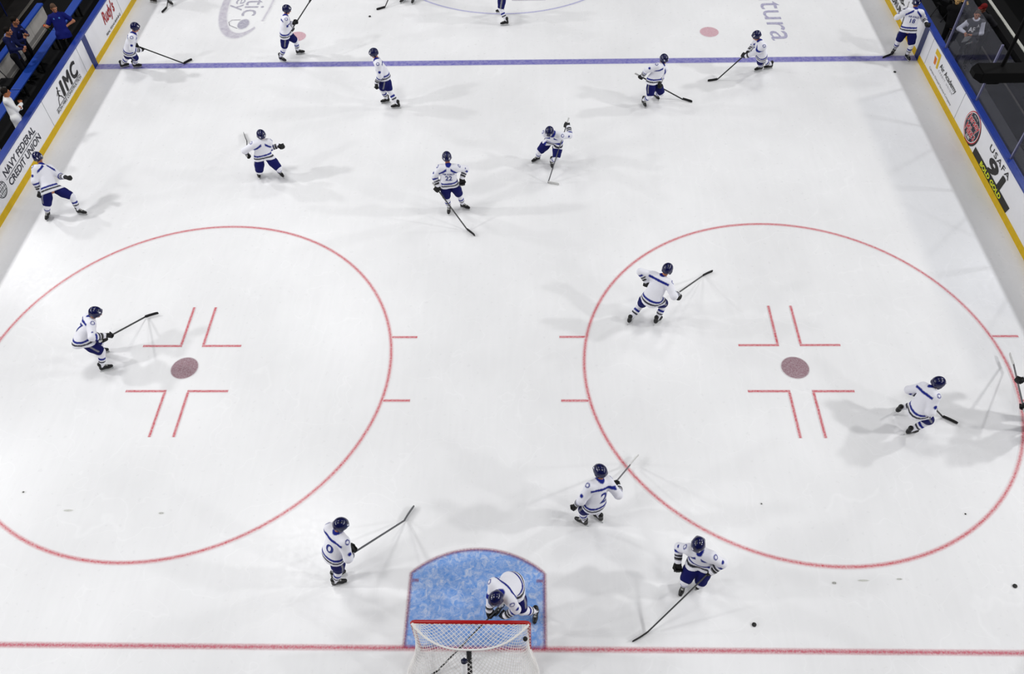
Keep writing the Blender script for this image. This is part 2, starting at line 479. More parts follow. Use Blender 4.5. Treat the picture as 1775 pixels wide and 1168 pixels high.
# goal crease
rc = 6*FT; hw = 4*FT; yc = math.sqrt(rc**2-hw**2); aa = math.degrees(math.asin(hw/rc))
edge = [(hw, 0), (hw, yc/2), (hw, yc)] + arc((0, 0), rc, 90-aa, 90+aa, 40)[1:-1] + [(-hw, yc), (-hw, yc/2), (-hw, 0)]
V = [(0, .8, .002)]+[(x, y, .002) for x, y in edge]; n = len(edge)
me = bpy.data.meshes.new('goal_crease'); me.from_pydata(V, [], [(0, 1+k, 1+(k+1) % n) for k in range(n)]); me.materials.append(M['crease']); me.update()
set_cov(me, [1]*len(V)); struct(link(bpy.data.objects.new('goal_crease', me), floor))
strips('crease_outline', [(edge, False)], M['crease_edge'], floor, .045, .03, .0035)

strips('crease_tick', [([(s*(hw-.03), yc-.14), (s*(hw-.15), yc-.14)], False) for s in (-1, 1)], M['crease_edge'], floor, .045, .02, .0042)

def ice_text(name, body, org, X, Y, w, h, m, **kw):
    v, f = fit_text(body, w, h, **kw)
    o = place_flat(name, [(v, f)], org, X, Y, m, floor); set_cov(o.data, [.95]*len(o.data.vertices)); return struct(o)
ice_text('ice_lettering', 'Centura', (8.62, 24.05, .004), (0, -1, 0), (1, 0, 0), 4.85, .82, M['ice_text'])
ice_text('ice_lettering', 'Atlantic', (-8.86, 24.6, .004), (0, -1, 0), (1, 0, 0), 3.5, .72, M['ice_text_grey'])
ice_text('ice_lettering', 'Hockey', (-9.38, 24.3, .004), (0, -1, 0), (1, 0, 0), 2.85, .62, M['ice_text_grey'])
ring = []
V = []; F = []; C = []
for i in range(81):                                    # swoosh ring whose width swells on its left side
    t = math.radians(-52-235*i/80); wd = .03+.11*math.sin(PI*min(1, i/62))**1.0
    for o, cv in ((-wd-.03, 0), (-wd*.8, 1), (wd*.8, 1), (wd+.03, 0)):
        V.append((-8.73+(.84+o)*math.cos(t), 22.25+(2.4+o*1.6)*math.sin(t), .0035)); C.append(cv)
for i in range(80):
    for s in range(3): F.append((i*4+s, i*4+s+1, i*4+s+5, i*4+s+4))
me = bpy.data.meshes.new('ice_logo_ring'); me.from_pydata(V, [], F); me.materials.append(M['ice_ring']); me.update(); set_cov(me, C)
struct(link(bpy.data.objects.new('ice_logo_ring', me), floor))
strips('ice_logo_ring', [([(-8.05, 20.75), (-7.97, 21.5), (-7.92, 22.6), (-7.95, 23.6)], False)], M['ice_ring'], floor, .05, .05, .0036)
disc('ice_logo_puck', (-8.65, 20.57), .2, M['ice_text_grey'], floor, .0045, .03, ry=.33)
strips('ice_logo_puck', [([(-8.8, 20.85), (-9.1, 20.83), (-9.17, 20.7), (-9.1, 20.5), (-8.8, 20.3)], False)], M['ice_ring'], floor, .015, .03, .0036)
for q in ((-8.05, 2.6, .2, .05), (-6.2, 2.55, .12, .05), (6.42, 1.22, .1, .06), (6.95, 1.27, .22, .04), (7.6, 1.3, .12, .04), (9.2, 2.6, .06, .05), (-9.1, 3.0, .07, .05), (5.4, 2.8, .04, .04)):
    disc('ice_stain', q[:2], q[2]*.5, M['stain'], floor, .003, .03, ry=q[3]*.5, n=16)

mb = MB(); mb.box((-70, -40, -.4), (70, 110, -.15)); struct(mb.build('floor_hall', M['black']))
# ---- dasher boards: white panel, yellow kick plate, blue cap rail
def sweep(path, o0, o1, z0, z1, mb, mi=0):
    """rectangular section swept along the board line; o = distance outward from the inner face"""
    P = [np.array(p, float) for p in path]; n = len(P); V = []
    for i, p in enumerate(P):
        d = P[min(i+1, n-1)]-P[max(i-1, 0)]; d /= np.linalg.norm(d); nr = np.array((-d[1], d[0]))
        for o, z in ((o0, z0), (o1, z0), (o1, z1), (o0, z1)): V.append((p[0]+nr[0]*o, p[1]+nr[1]*o, z))
    F = []
    for i in range(n-1):
        for k in range(4): F.append((i*4+(k+1) % 4, (i+1)*4+(k+1) % 4, (i+1)*4+k, i*4+k))
    F += [(0, 1, 2, 3), tuple((n-1)*4+3-k for k in range(4))]
    mb.add(V, F, mi)
def boards(name, path, y_seams=()):
    path = list(reversed(path))
    mb = MB(); sweep(path, 0, .07, 0, 1.03, mb); w = struct(mb.build(name, M['board']))
    mb = MB(); sweep(path, -.012, 0, 0, .19, mb); mb.build('kick_plate', M['kick'], w)
    mb = MB(); sweep(path, -.015, .17, 1.03, 1.085, mb); mb.build('cap_rail', M['cap'], w)
    return w
wall_left = boards('wall_left', OL[:2])
wall_right = boards('wall_right', OR[-2:])
wall_back = boards('wall_back', OL[1:]+OR[:-1])
for w, x, s in ((wall_left, XL, 1), (wall_right, XR, -1)):
    mb = MB(); mb.box((min(x, x+s*.014), BLY-.14, .0), (max(x, x+s*.014), BLY+.14, 1.03))
    mb.build('blue_stripe', M['stripe'], w)
    mb = MB()
    for yy in (8.1, 14.75, 17.5, 20.95, 23.3):
        mb.box((min(x, x+s*.003), yy-.006, .19), (max(x, x+s*.003), yy+.006, 1.03))
    mb.build('panel_seam', M['ad_grey'], w)

LA = dict(X=(0, 1, 0), Y=(0, 0, 1)); RA = dict(X=(0, -1, 0), Y=(0, 0, 1))
def left_ad(name, polys, y, z, m, e=.006): return place_flat(name, polys, (XL+e, y, z), (0, 1, 0), (0, 0, 1), m, wall_left)
def right_ad(name, polys, y, z, m, e=.006): return place_flat(name, polys, (XR-e, y, z), (0, -1, 0), (0, 0, 1), m, wall_right)
# NAVY FEDERAL CREDIT UNION
left_ad('advert_lettering', [fit_text('NAVY FEDERAL', 2.0, .205, bold=.018)], 11.87, .66, M['ad_navy'])
left_ad('advert_lettering', [fit_text('CREDIT UNION', 2.07, .195, bold=.018)], 11.88, .365, M['ad_navy'])
left_ad('advert_rule', [stroke([(0, 0), (2.03, 0)], .016)], 11.85, .607, M['ad_navy'])
gl = [ellipse_ring((0, 0), .23, .215, .02)]
for q in (.33, .72): gl.append(ellipse_ring((0, 0), .23*q, .215, .014))
for q in (-.1, .1): gl.append(stroke([(-.2, q), (0, q*1.35 if q > 0 else q*.7), (.2, q)], .014))
gl.append(stroke([(0, -.21), (0, .21)], .014)); gl.append(stroke([(-.22, 0), (.22, .01)], .014))
left_ad('advert_globe', gl, 11.5, .575, M['ad_navy'])
# IMC IRON MIKE CONSTRUCTION
left_ad('advert_lettering', [fit_text('I', .22, .45, bold=.05, shear=.12), (lambda t: (t[0]+np.array([.27, 0, 0]), t[1]))(fit_text('M', .5, .45, bold=.045, shear=.12)),
        (lambda t: (t[0]+np.array([.8, 0, 0]), t[1]))(fit_text('C', .46, .46, bold=.04, shear=.12))], 15.83, .435, M['ad_black'])
left_ad('advert_rule', [stroke([(0, 0), (1.88, 0)], .018)], 15.2, .405, M['ad_black'])
left_ad('advert_lettering', [fit_text('IRON MIKE CONSTRUCTION', 1.9, .09, bold=.004, shear=.1)], 15.2, .285, M['ad_black'])
left_ad('advert_runner', [stroke([(.02, 0), (.1, .14), (.2, .2)], .035), stroke([(.36, .02), (.3, .13), (.2, .2)], .035), stroke([(.2, .2), (.24, .33)], .06),
        stroke([(.24, .33), (.12, .25)], .025), stroke([(.24, .33), (.36, .26)], .025), stroke([(.25, .33), (.3, .42)], .03), ellipse((.27, .4), .032, .036, 12)], 15.42, .42, M['ad_black'])
# Rudy's
left_ad('advert_lettering', [fit_text('Rudy\'s', 1.0, .52, bold=.035, shear=.25)], 19.62, .43, M['ad_red'])
left_ad('advert_lettering', [fit_text('REAL TEXAS BAR-B-Q', 1.35, .09, bold=.012, shear=.1)], 19.47, .245, M['ad_black'])
# Air Academy
def ry(pts): return poly([(17.2-y, z) for y, z in pts])
right_ad('advert_chevron', [ry([(17.13, .93), (16.74, .93), (16.66, .53), (16.78, .51), (16.85, .78), (17.11, .78)])], 17.2, 0, M['ad_yellow'])
right_ad('advert_chevron', [ry([(17.08, .72), (16.9, .72), (16.86, .54), (17.0, .53)])], 17.2, 0, M['ad_orange'])
right_ad('advert_lettering', [fit_text('Air Academy', 1.36, .2, bold=.012)], 16.58, .6, M['ad_black'])
right_ad('advert_lettering', [fit_text('CREDIT UNION', 1.2, .06, spacing=1.7)], 16.56, .53, M['ad_grey'])
right_ad('advert_lettering', [fit_text('Campus Owned Service Company', 1.93, .09)], 17.13, .265, M['ad_grey'])
# Jersey Mike's
jc = (0, 0)
right_ad('advert_roundel', [ellipse((.05, -.03), .47, .42)], 13.75, .615, M['ad_black'], .004)
right_ad('advert_roundel', [ellipse(jc, .47, .415)], 13.75, .615, M['ad_jred'], .006)
right_ad('advert_roundel', [ellipse(jc, .44, .385)], 13.75, .615, M['ad_white'], .0078)
right_ad('advert_roundel', [ellipse(jc, .42, .365)], 13.75, .615, M['ad_navy'], .0096)
for nm, b, mt, e in (('advert_lettering', .06, 'ad_white', .0115), ('advert_lettering', .024, 'ad_jred', .0155)):
    pl = []
    for s, x0, y0, w, h in (('Jersey', -.37, .015, .74, .25), ('Mike\'s', -.31, -.235, .64, .25)):
        g = b-.024
        v, f = fit_text(s, w+g*.5, h+g*.5, bold=b, shear=.1); pl.append((v+np.array([x0-g*.25, y0-g*.25, 0]), f))
    right_ad(nm, pl, 13.75, .615, M[mt], e)
v, f = fit_text('SUBS', .24, .075, bold=.02); right_ad('advert_lettering', [(v+np.array([-.12, -.325, 0]), f)], 13.75, .615, M['ad_white'], .012)
v, f = fit_text('SINCE 1956', .26, .04); right_ad('advert_lettering', [(v+np.array([-.13, .275, 0]), f)], 13.75, .615, M['ad_white'], .012)
# USAFA 91 BOLD GOLD
right_ad('advert_lettering', [fit_text('USAFA', 1.3, .15, bold=.006, spacing=1.15)], 12.64, .775, M['ad_black'])
right_ad('advert_band', [poly([(0, 0), (2.4, 0), (2.46, .2), (0, .2)])], 13.22, .19, M['ad_black'], .004)
right_ad('advert_lettering', [fit_text('91', 1.02, .39, bold=.042, shear=.06)], 12.42, .36, M['ad_black'])
right_ad('advert_lettering', [fit_text('BOLD GOLD', 1.42, .125, bold=.03)], 12.7, .215, M['ad_lime'])
right_ad('advert_lettering', [fit_text('DRUM', 1.0, .2, bold=.03)], 21.1, .27, M['ad_black'])
right_ad('advert_lettering', [fit_text('AMB-', 1.0, .2, bold=.03)], 21.1, .56, M['ad_black'])

# ======================================================================= NET
def net_thing():
    root = tag(empty('hockey_goal', (0, -.4, 0)), 'red hockey goal with white netting standing in the blue crease', 'goal')
    B = (0, -.4, 0); xh = .945; R = .033; H = 1.22
    mb = MB()
    mb.tube([(-xh, 0, H-.05), (-xh+.015, 0, H-.015), (-xh+.06, 0, H), (xh-.06, 0, H), (xh-.015, 0, H-.015), (xh, 0, H-.05)], R, 12)
    mb.build('crossbar', M['netred'], root, True, B)
    for s in (-1, 1):
        mb = MB(); mb.tube([(s*xh, 0, .0), (s*xh, 0, H-.04)], R, 12); mb.build('goal_post', M['netred'], root, True, B)
    def arc_top(t):                                     # rear edge of the top shelf, t in -1..1
        return np.array((t*xh, -.41*(1-abs(t)**2.6)-.03, H))
    def arc_low(t):
        s = abs(t); x = math.copysign(xh+.2*math.sin(PI*min(1, s*1.0))**.7*0+.16*(1-(1-s)**2)*1.0, t) if False else t*(xh+.14)
        return np.array((x, -1.1*(1-s**4)-.04 if s < 1 else -.04, .02))
    mb = MB(); mb.tube([arc_top(t) for t in np.linspace(-1, 1, 33)], .018, 8); mb.build('top_frame', M['cord'], root, True, B)
    lowp = [(-xh, 0, .03)]+[(-1.08, -.35, .03), (-1.09, -.7, .03), (-.95, -.98, .03), (-.6, -1.1, .03), (0, -1.13, .03), (.6, -1.1, .03), (.95, -.98, .03), (1.09, -.7, .03), (1.08, -.35, .03)]+[(xh, 0, .03)]
    def cr(P, t):
        P = [np.array(p, float) for p in P]; n = len(P)-1; u = min(max(t*n, 0), n-1e-6); i = int(u); u -= i
        a, b, c, d = P[max(i-1, 0)], P[i], P[i+1], P[min(i+2, n)]
        return .5*((2*b)+(c-a)*u+(2*a-5*b+4*c-d)*u*u+(3*b-a-3*c+d)*u**3)
    mb = MB(); mb.tube([cr(lowp, t) for t in np.linspace(0, 1, 41)], .03, 8); mb.build('base_frame', M['cord'], root, True, B)
    mb = MB(); mb.tube([(0, -.45, 1.2), (0, -.62, .85), (0, -1.08, .05)], .042, 10); mb.build('centre_support', M['pad'], root, True, B)
    # cords as thin tubes
    def cords(name, fn, U, W, sp, r=.0042):
        """diagonal lattice over fn(u,w), u in 0..U, w in 0..W (metres)"""
        mb = MB(); st = sp/math.sqrt(2)*2
        for sgn in (1, -1):
            c = -W if sgn == 1 else 0
            end = U if sgn == 1 else U+W
            while c < end:
                P = []
                for w in np.linspace(0, W, max(3, int(W/.07)+1)):
                    u = c+sgn*w
                    if 0 <= u <= U: P.append(fn(u/U, w/W))
                if len(P) > 1: mb.tube(P, r, 4, cap=False)
                c += st
        mb.build(name, M['cord'], root, False, B)
    def top(u, w):
        e = arc_top(2*u-1); return np.array((e[0], e[1]*w+(-.02)*(1-w), H+.01-.03*math.sin(PI*w)*(1-abs(2*u-1))))
    cords('top_netting', top, 1.89, .44, .056)
    def back(u, w):
        a = arc_top(2*u-1); b = cr(lowp, u); q = a*(1-w)+b*w
        q[1] -= .05*math.sin(PI*w); return q
    cords('back_netting', back, 2.9, 1.4, .056)
    for s in (-1, 1):                                   # lacing wound round the posts and the crossbar
        mb = MB()
        mb.tube([(s*(xh+.02*math.cos(k*1.3)), -.034, .05+k*.03) for k in range(38)], .005, 4, cap=False)
        mb.build('post_lacing', M['cord'], root, False, B)
    mb = MB(); mb.tube([(-xh+.05+k*.03, -.034, H-.01+.02*math.cos(k*1.6)) for k in range(61)], .005, 4, cap=False); mb.build('crossbar_lacing', M['cord'], root, False, B)
net_thing()
# water bottle clipped behind the top shelf
def bottle(loc, label, body, capm, tilt=None, name='water_bottle'):
    root = tag(empty(name, loc), label, 'bottle')
    mb = MB(); mb.lathe([(.034, 0), (.038, .01), (.038, .1), (.034, .115), (.038, .13), (.038, .17), (.03, .19)], n=16); mb.build('bottle_body', body, root, True)
    mb = MB(); mb.lathe([(.041, .175), (.042, .21), (.03, .222), (.012, .225), (.012, .245), (.006, .25)], n=16); mb.build('bottle_cap', capm, root, True)
    if tilt: root.rotation_euler = tilt
    return root
b = bottle((-.07, -.715, 1.0), 'white water bottle with a navy cap at the back of the goal', M['bottle'], M['bcap'], (-.62, 0, 0))
b.scale = (1.25, 1.25, 1.05)
def puck(loc, label, tilt=(0, 0, 0), group=None):
    mb = MB(); mb.lathe([(.034, 0), (.0381, .003), (.0381, .0224), (.034, .0254)], n=24)
    o = mb.build('puck', M['puck'], None, True); o.location = loc; o.rotation_euler = tilt
    return tag(o, label, 'puck', group)
puck((.885, -.215, 1.1), 'black puck caught high in the right corner of the goal netting', (.45, .1, 0))
puck((-4.455, 20.95, .0), 'black puck on the ice near the stick blade at the top edge')
puck((11.96, 17.36, .0), 'black puck on the ice below the player at the right boards')
puck((9.6, 1.18, .0), 'dark puck alone on the ice above the right end of the goal line')
puck((4.86, .45, .0), 'dark puck on the ice between goal and lower right circle')

# ==================================================== BENCH SIDE, LEFT
mb = MB(); mb.box((-18.9, 4, -.1), (XL-.07, 40, .2)); struct(mb.build('floor_bench', M['dark']))
def plank_bench(y0, y1, label):
    root = tag(empty('player_bench', (-14.22, (y0+y1)/2, .2)), label, 'bench'); B = (-14.22, (y0+y1)/2, .2)
    mb = MB(); mb.box((-14.34, y0, .6), (-14.04, y1, .645), bev=.008); mb.build('seat', M['bench'], root, False, B)
    y = y0+.3
    while y < y1:
        mb = MB(); mb.box((-14.35, y-.03, .2), (-14.3, y+.03, .6)); mb.box((-14.14, y-.03, .2), (-14.09, y+.03, .6)); mb.box((-14.35, y-.03, .56), (-14.09, y+.03, .6))
        mb.build('leg', M['dark'], root, False, B); y += 1.3
plank_bench(8.5, 15.9, 'long blue bench plank behind the man in white')
plank_bench(15.93, 19.2, 'blue bench plank in front of the two men in dark blue suits')
plank_bench(19.23, 26, 'blue bench plank behind the man in the blue polo shirt')
def back_panel(y0, y1, label):
    root = tag(empty('bench_back_wall', (-15.05, (y0+y1)/2, .2)), label, 'partition'); B = (-15.05, (y0+y1)/2, .2)
    mb = MB(); y = y0; n = max(1, round((y1-y0)/1.2)); st = (y1-y0)/n
    for k in range(n): mb.box((-15.09, y0+k*st+.006, .26), (-15.02, y0+(k+1)*st-.006, .86))
    mb.box((-15.1, y0, .2), (-15.0, y1, .27)); mb.build('wall_panel', M['wallpanel'], root, False, B)
    mb = MB(); mb.box((-15.16, y0, .86), (-14.96, y1, .93), bev=.02); mb.build('cap_rail', M['bench'], root, False, B)
back_panel(9, 20.4, 'pale panelled low wall with blue cap behind the left bench')
# bleacher steps behind it
for k in range(5):
    x1 = -15.9-.85*k; z = .45+.38*k
    mb = MB(); mb.box((x1-.86, 4, z-.4), (x1, 40, z), 0); mb.box((x1-.1, 4, z), (x1, 40, z+.012), 1)
    o = mb.build('trim_%d' % (k+1), [M['concrete_dk'], M['concrete'] if k == 0 else M['concrete_dk']]); struct(o)
def railing(y0, y1, x, label):
    root = tag(empty('handrail', (x, (y0+y1)/2, .45)), label, 'railing'); B = (x, (y0+y1)/2, .45)
    mb = MB(); mb.tube([(x, y0, 1.35), (x, y1, 1.35)], .03); mb.build('rail', M['dark_blue'], root, True, B)
    y = y0+.05
    while y < y1:
        mb = MB(); mb.tube([(x, y, .45), (x, y, 1.35)], .022); mb.build('upright', M['dark_blue'], root, True, B); y += 1.6
railing(14, 26, -16.4, 'dark blue handrail at the foot of the stand above the left bench')
def folding_chair(loc, rz, label):
    root = tag(empty('folding_chair', loc), label, 'chair'); root.rotation_euler = (0, 0, rz)
    mb = MB(); mb.box((-.21, -.2, .43), (.21, .2, .46), bev=.01); mb.build('seat', M['dark'], root)
    mb = MB(); mb.box((-.2, .19, .62), (.2, .215, .86), bev=.01); mb.build('backrest', M['pad'], root)
    for s in (-1, 1):
        mb = MB(); mb.tube([(s*.22, -.26, 0), (s*.22, .02, .44), (s*.22, .2, .9)], .014); mb.build('leg', M['pad'], root, True)
        mb = MB(); mb.tube([(s*.2, .28, 0), (s*.2, -.14, .43)], .014); mb.build('leg', M['pad'], root, True)
    return root
folding_chair((-14.66, 16.3, .2), 1.57, 'black folding chair against the pale wall behind the left bench')
# silver stick rack at lower left
root = tag(empty('gate_frame', (-13.4, 12.9, .2)), 'silver tubular frame behind the left boards at the picture edge', 'frame')
mb = MB(); mb.tube([(0, -.25, 0), (0, -.25, .95), (0, .1, .95), (0, .1, 0)], .028); mb.build('frame_tube', M['steel'], root, True)
mb = MB(); mb.tube([(0, -.25, .5), (0, .1, .5)], .02); mb.build('cross_tube', M['steel'], root, True)
# gate bars under the boards on the bench side
root = tag(empty('door_gate', (-13.05, 16.6, .2)), 'thin pale latch bar on the bench side of the left boards', 'bar')
mb = MB(); mb.tube([(-.15, -.7, .62), (-.15, .7, .62)], .012); mb.build('bar', M['steel'], root, True)
for yy in (-.7, .7):
    mb = MB(); mb.box((-.17, yy-.02, 0), (-.13, yy+.02, .64)); mb.build('bracket', M['pad'], root)

# ================================================ PENALTY BOX SIDE, RIGHT
mb = MB(); mb.box((XR+.07, 4, -.1), (14.36, 40, .0)); struct(mb.build('floor_box', M['greyfloor']))
mb = MB(); mb.box((14.98, 4, .0), (15.04, 40, .006)); struct(mb.build('trim_6', M['concrete']))
mb = MB(); mb.box((14.36, 4, -.1), (22, 40, .0)); struct(mb.build('floor_stand', M['black']))
ys = [16.89, 14.31, 11.82, 9.3, 6.8]
GZ = 2.72
for k in range(4):
    y1, y0 = ys[k], ys[k+1]
    root = tag(empty('glass_panel', (12.93, (y0+y1)/2, 1.085)), ['clear rink glass pane beside the two spectators at the top right', 'clear rink glass pane above the round sandwich advert',
               'clear rink glass pane above the number 91 advert', 'clear rink glass pane at the right edge below the number 91 advert'][k], 'glass', None); B = (12.93, (y0+y1)/2, 1.085)
    mb = MB(); mb.box((12.924, y0+.02, 1.086), (12.936, y1-.02, GZ)); mb.build('pane', M['glass'], root, False, B)
    mb = MB(); mb.box((12.905, y1-.022, 1.086), (12.955, y1+.022, GZ)); mb.build('post', M['post'], root, False, B)
# black counter along the back of the boxes
root = tag(empty('counter', (14.95, 14, 0)), 'black counter with a pale edge strip running behind the right glass', 'counter'); B = (14.95, 14, 0)
mb = MB(); mb.box((14.63, 4, 1.12), (15.35, 40, 1.25)); mb.build('counter_top', M['black'], root, False, B)
mb = MB(); mb.box((14.86, 4, 1.25), (14.95, 40, 1.27)); mb.build('edge_strip', M['pale_strip'], root, False, B)
mb = MB(); mb.box((15.25, 4, 0), (15.33, 40, 1.12)); mb.build('front_panel', M['black'], root, False, B)
# box hanging on a pole from the roof
root = tag(empty('hanging_box', (6.8, 3.44, 8.84)), 'black box on a thin pole hanging in front of the right glass', 'box'); B = (6.8, 3.44, 8.84)
mb = MB(); mb.box((6.1, 3.35, 8.87), (7.6, 3.57, 9.0), bev=.008)
mb.add([(6.1, 3.35, 8.88), (6.1, 3.57, 8.88), (6.1, 3.57, 8.99), (6.1, 3.35, 8.99), (6.03, 3.4, 8.91), (6.03, 3.52, 8.91), (6.03, 3.52, 8.97), (6.03, 3.4, 8.97)],
       [(0, 1, 5, 4), (1, 2, 6, 5), (2, 3, 7, 6), (3, 0, 4, 7), (4, 5, 6, 7)])
mb.build('housing', M['black'], root, False, B)
mb = MB(); mb.box((6.2, 3.38, 8.84), (6.34, 3.54, 8.87)); mb.build('bracket', M['black'], root, False, B)
mb = MB(); mb.tube([(6.36, 3.5, 8.98), (6.36, 3.5, 18)], .022); mb.build('pole', M['black'], root, True, B)
folding_chair((14.3, 20.5, 0), 2.2, 'black folding chair behind the player at the right boards')
folding_chair((14.25, 19.4, 0), 2.6, 'black folding chair in front of the spectator dressed in black')

# ==================================================================== PEOPLE
# bodies, garments and gear are grown as smooth signed-distance surfaces
def _n(a): return a/(np.linalg.norm(a)+1e-12)

def cone(a, b, ra, rb, k=.03):
    a = np.asarray(a, float); b = np.asarray(b, float); ab = b-a; l2 = float(ab@ab)+1e-12; R = max(ra, rb)
    def fn(P):
        t = np.clip(((P-a)@ab)/l2, 0, 1)
        return np.linalg.norm(P-a-t[..., None]*ab, axis=-1)-(ra+(rb-ra)*t)
    return (1, np.minimum(a, b)-R, np.maximum(a, b)+R, fn, k)

def ell(c, A, r, k=.02, op=1):
    """A: rows are the ellipsoid's axes"""
    c = np.asarray(c, float); A = np.asarray(A, float); r = np.asarray(r, float); R = max(r)
    def fn(P):
        q = ((P-c)@A.T)/r; n = np.linalg.norm(q, axis=-1); g = np.linalg.norm(q/r, axis=-1)+1e-9
        return n*(n-1)/g
    return (op, c-R, c+R, fn, k)

def fcone(o, S, a, b, ra, rb, sc, k=.03):
    """round cone in frame S (rows x,y,z) squashed by sc along y"""
    o = np.asarray(o, float); a = np.array(a, float); b = np.array(b, float)
    aa = a/np.array([1, sc, 1]); bb = b/np.array([1, sc, 1]); ab = bb-aa; l2 = float(ab@ab)
    def fn(P):
        q = (P-o)@S.T; q = q/np.array([1, sc, 1])
        t = np.clip(((q-aa)@ab)/l2, 0, 1)
        return (np.linalg.norm(q-aa-t[..., None]*ab, axis=-1)-(ra+(rb-ra)*t))*min(1, sc)**.5
    w = [o+np.array(p)@S for p in (a, b)]; R = max(ra, rb)
    return (1, np.minimum(*w)-R, np.maximum(*w)+R, fn, k)

def cut(q, n, lo, hi, k=.01):
    """remove everything on the side n points to"""
    q = np.asarray(q, float); n = np.asarray(n, float)
    return (-1, np.asarray(lo), np.asarray(hi), lambda P: -((P-q)@n), k)

def grow(prims, vox):
    pos = [p for p in prims if p[0] > 0]
    lo = np.min([p[1] for p in pos], 0)-.035-vox; hi = np.max([p[2] for p in pos], 0)+.035+vox
    n = np.ceil((hi-lo)/vox).astype(int)+1
    D = np.full(n, .25, np.float32)
    ax = [lo[i]+vox*np.arange(n[i]) for i in range(3)]
    for op, a, b, fn, k in prims:
        i0 = np.clip(np.floor((a-.04-lo)/vox).astype(int), 0, n); i1 = np.clip(np.ceil((b+.04-lo)/vox).astype(int)+1, 0, n)
        if np.any(i1 <= i0): continue
        sl = tuple(slice(x, y) for x, y in zip(i0, i1))
        P = np.stack(np.meshgrid(*[ax[i][sl[i]] for i in range(3)], indexing='ij'), -1)
        d = fn(P).astype(np.float32); A = D[sl]
        if op > 0:
            h = np.maximum(k-np.abs(A-d), 0); D[sl] = np.minimum(A, d)-h*h/(4*k)
        else:
            d = -d; h = np.maximum(k-np.abs(A-d), 0); D[sl] = np.maximum(A, d)+h*h/(4*k)
    S = D < 0
    c = np.zeros(np.array(D.shape)-1, np.int8)
    for i in (0, 1):
        for j in (0, 1):
            for l in (0, 1): c += S[i:S.shape[0]-1+i, j:S.shape[1]-1+j, l:S.shape[2]-1+l]
    act = (c > 0) & (c < 8); idx = np.argwhere(act)
    ids = np.full(c.shape, -1, np.int32); ids[act] = np.arange(len(idx))
    acc = np.zeros((len(idx), 3)); cnt = np.zeros(len(idx))
    cr = [(i, j, l) for i in (0, 1) for j in (0, 1) for l in (0, 1)]
    val = {q: D[tuple((idx+np.array(q)).T)] for q in cr}
    for q in cr:
        for axn in range(3):
            if q[axn] == 0:
                q2 = list(q); q2[axn] = 1; q2 = tuple(q2)
                a = val[q]; b = val[q2]; x = (a < 0) != (b < 0)
                t = np.where(x, a/np.where(np.abs(a-b) < 1e-9, 1, a-b), 0)
                p = np.tile(np.array(q, float), (len(idx), 1)); p[:, axn] = t
                acc[x] += p[x]; cnt[x] += 1
    V = lo+(idx+acc/np.maximum(cnt, 1)[:, None])*vox
    Fs = []
    for axn in range(3):
        u, w = (axn+1) % 3, (axn+2) % 3
        s0 = [slice(None)]*3; s1 = [slice(None)]*3; s0[axn] = slice(0, -1); s1[axn] = slice(1, None)
        E = S[tuple(s0)] != S[tuple(s1)]
        e = np.argwhere(E); e = e[(e[:, u] > 0) & (e[:, w] > 0) & (e[:, u] < c.shape[u]) & (e[:, w] < c.shape[w])]
        if not len(e): continue
        ins = S[tuple(e.T)]
        def g(du, dw):
            q = e.copy(); q[:, u] -= du; q[:, w] -= dw; return ids[tuple(q.T)]
        f = np.stack([g(1, 1), g(0, 1), g(0, 0), g(1, 0)], 1)
        f[~ins] = f[~ins][:, ::-1]; Fs.append(f)
    return V, np.concatenate(Fs)

def garment(name, prims, vox, colour, m, parent, base, smooth_it=1):
    V, F = grow(prims, vox)
    for _ in range(smooth_it):                          # one light relaxation
        s = np.zeros_like(V); k = np.zeros(len(V))
        for a, b in ((0, 1), (1, 2), (2, 3), (3, 0)):
            np.add.at(s, F[:, a], V[F[:, b]]); np.add.at(k, F[:, a], 1)
        V = V*.5+.5*s/np.maximum(k, 1)[:, None]
    me = np_mesh(name, V-base, F); me.materials.append(m)
    c = np.asarray(colour(V) if callable(colour) else np.tile(colour, (len(V), 1)), np.float32)
    if callable(colour):                                # soften the voxel stair-steps along stripe edges
        s = np.zeros_like(c); k = np.zeros(len(c), np.float32)
        for i, j in ((0, 1), (1, 2), (2, 3), (3, 0)):
            np.add.at(s, F[:, i], c[F[:, j]]); np.add.at(k, F[:, i], 1)
        c = c*.45+.55*s/np.maximum(k, 1)[:, None]
    a = me.attributes.new('pattern', 'FLOAT_COLOR', 'POINT')
    a.data.foreach_set('color', np.concatenate([c, np.ones((len(V), 1), np.float32)], 1).ravel())
    o = link(bpy.data.objects.new(name, me), parent)
    return o, V, F

def ik(a, c, l1, l2, hint):
    d = c-a; L = np.linalg.norm(d)
    if L > (l1+l2)*.995: s = L/(l1+l2)*1.006; l1 *= s; l2 *= s
    if L < abs(l1-l2)+.05: L = abs(l1-l2)+.05
    e = _n(d); x = (l1*l1-l2*l2+L*L)/(2*L); h = math.sqrt(max(l1*l1-x*x, 1e-6))
    p = hint-e*(hint@e); p = _n(p) if np.linalg.norm(p) > 1e-6 else np.array((0, 0, -1.))
    return a+e*x+p*h

C_ = {k: np.array(lin(v)) for k, v in dict(white='#ececf4', blue='#152284', navy='#0e1258', dark='#2c2c36', black='#0c0c0e', helmet='#080d44', grey='#8a8a90',
     skin='#b5795a', skin2='#a4643f', lip='#8a4038', eye='#16100e', hair='#140e0a', lace='#b8b8b4', suit='#0e1644', polo='#0a1468', shirt='#eeeeee', trouser='#0a0a0e', gjersey='#4a4a50', yellow='#b0a020').items()}

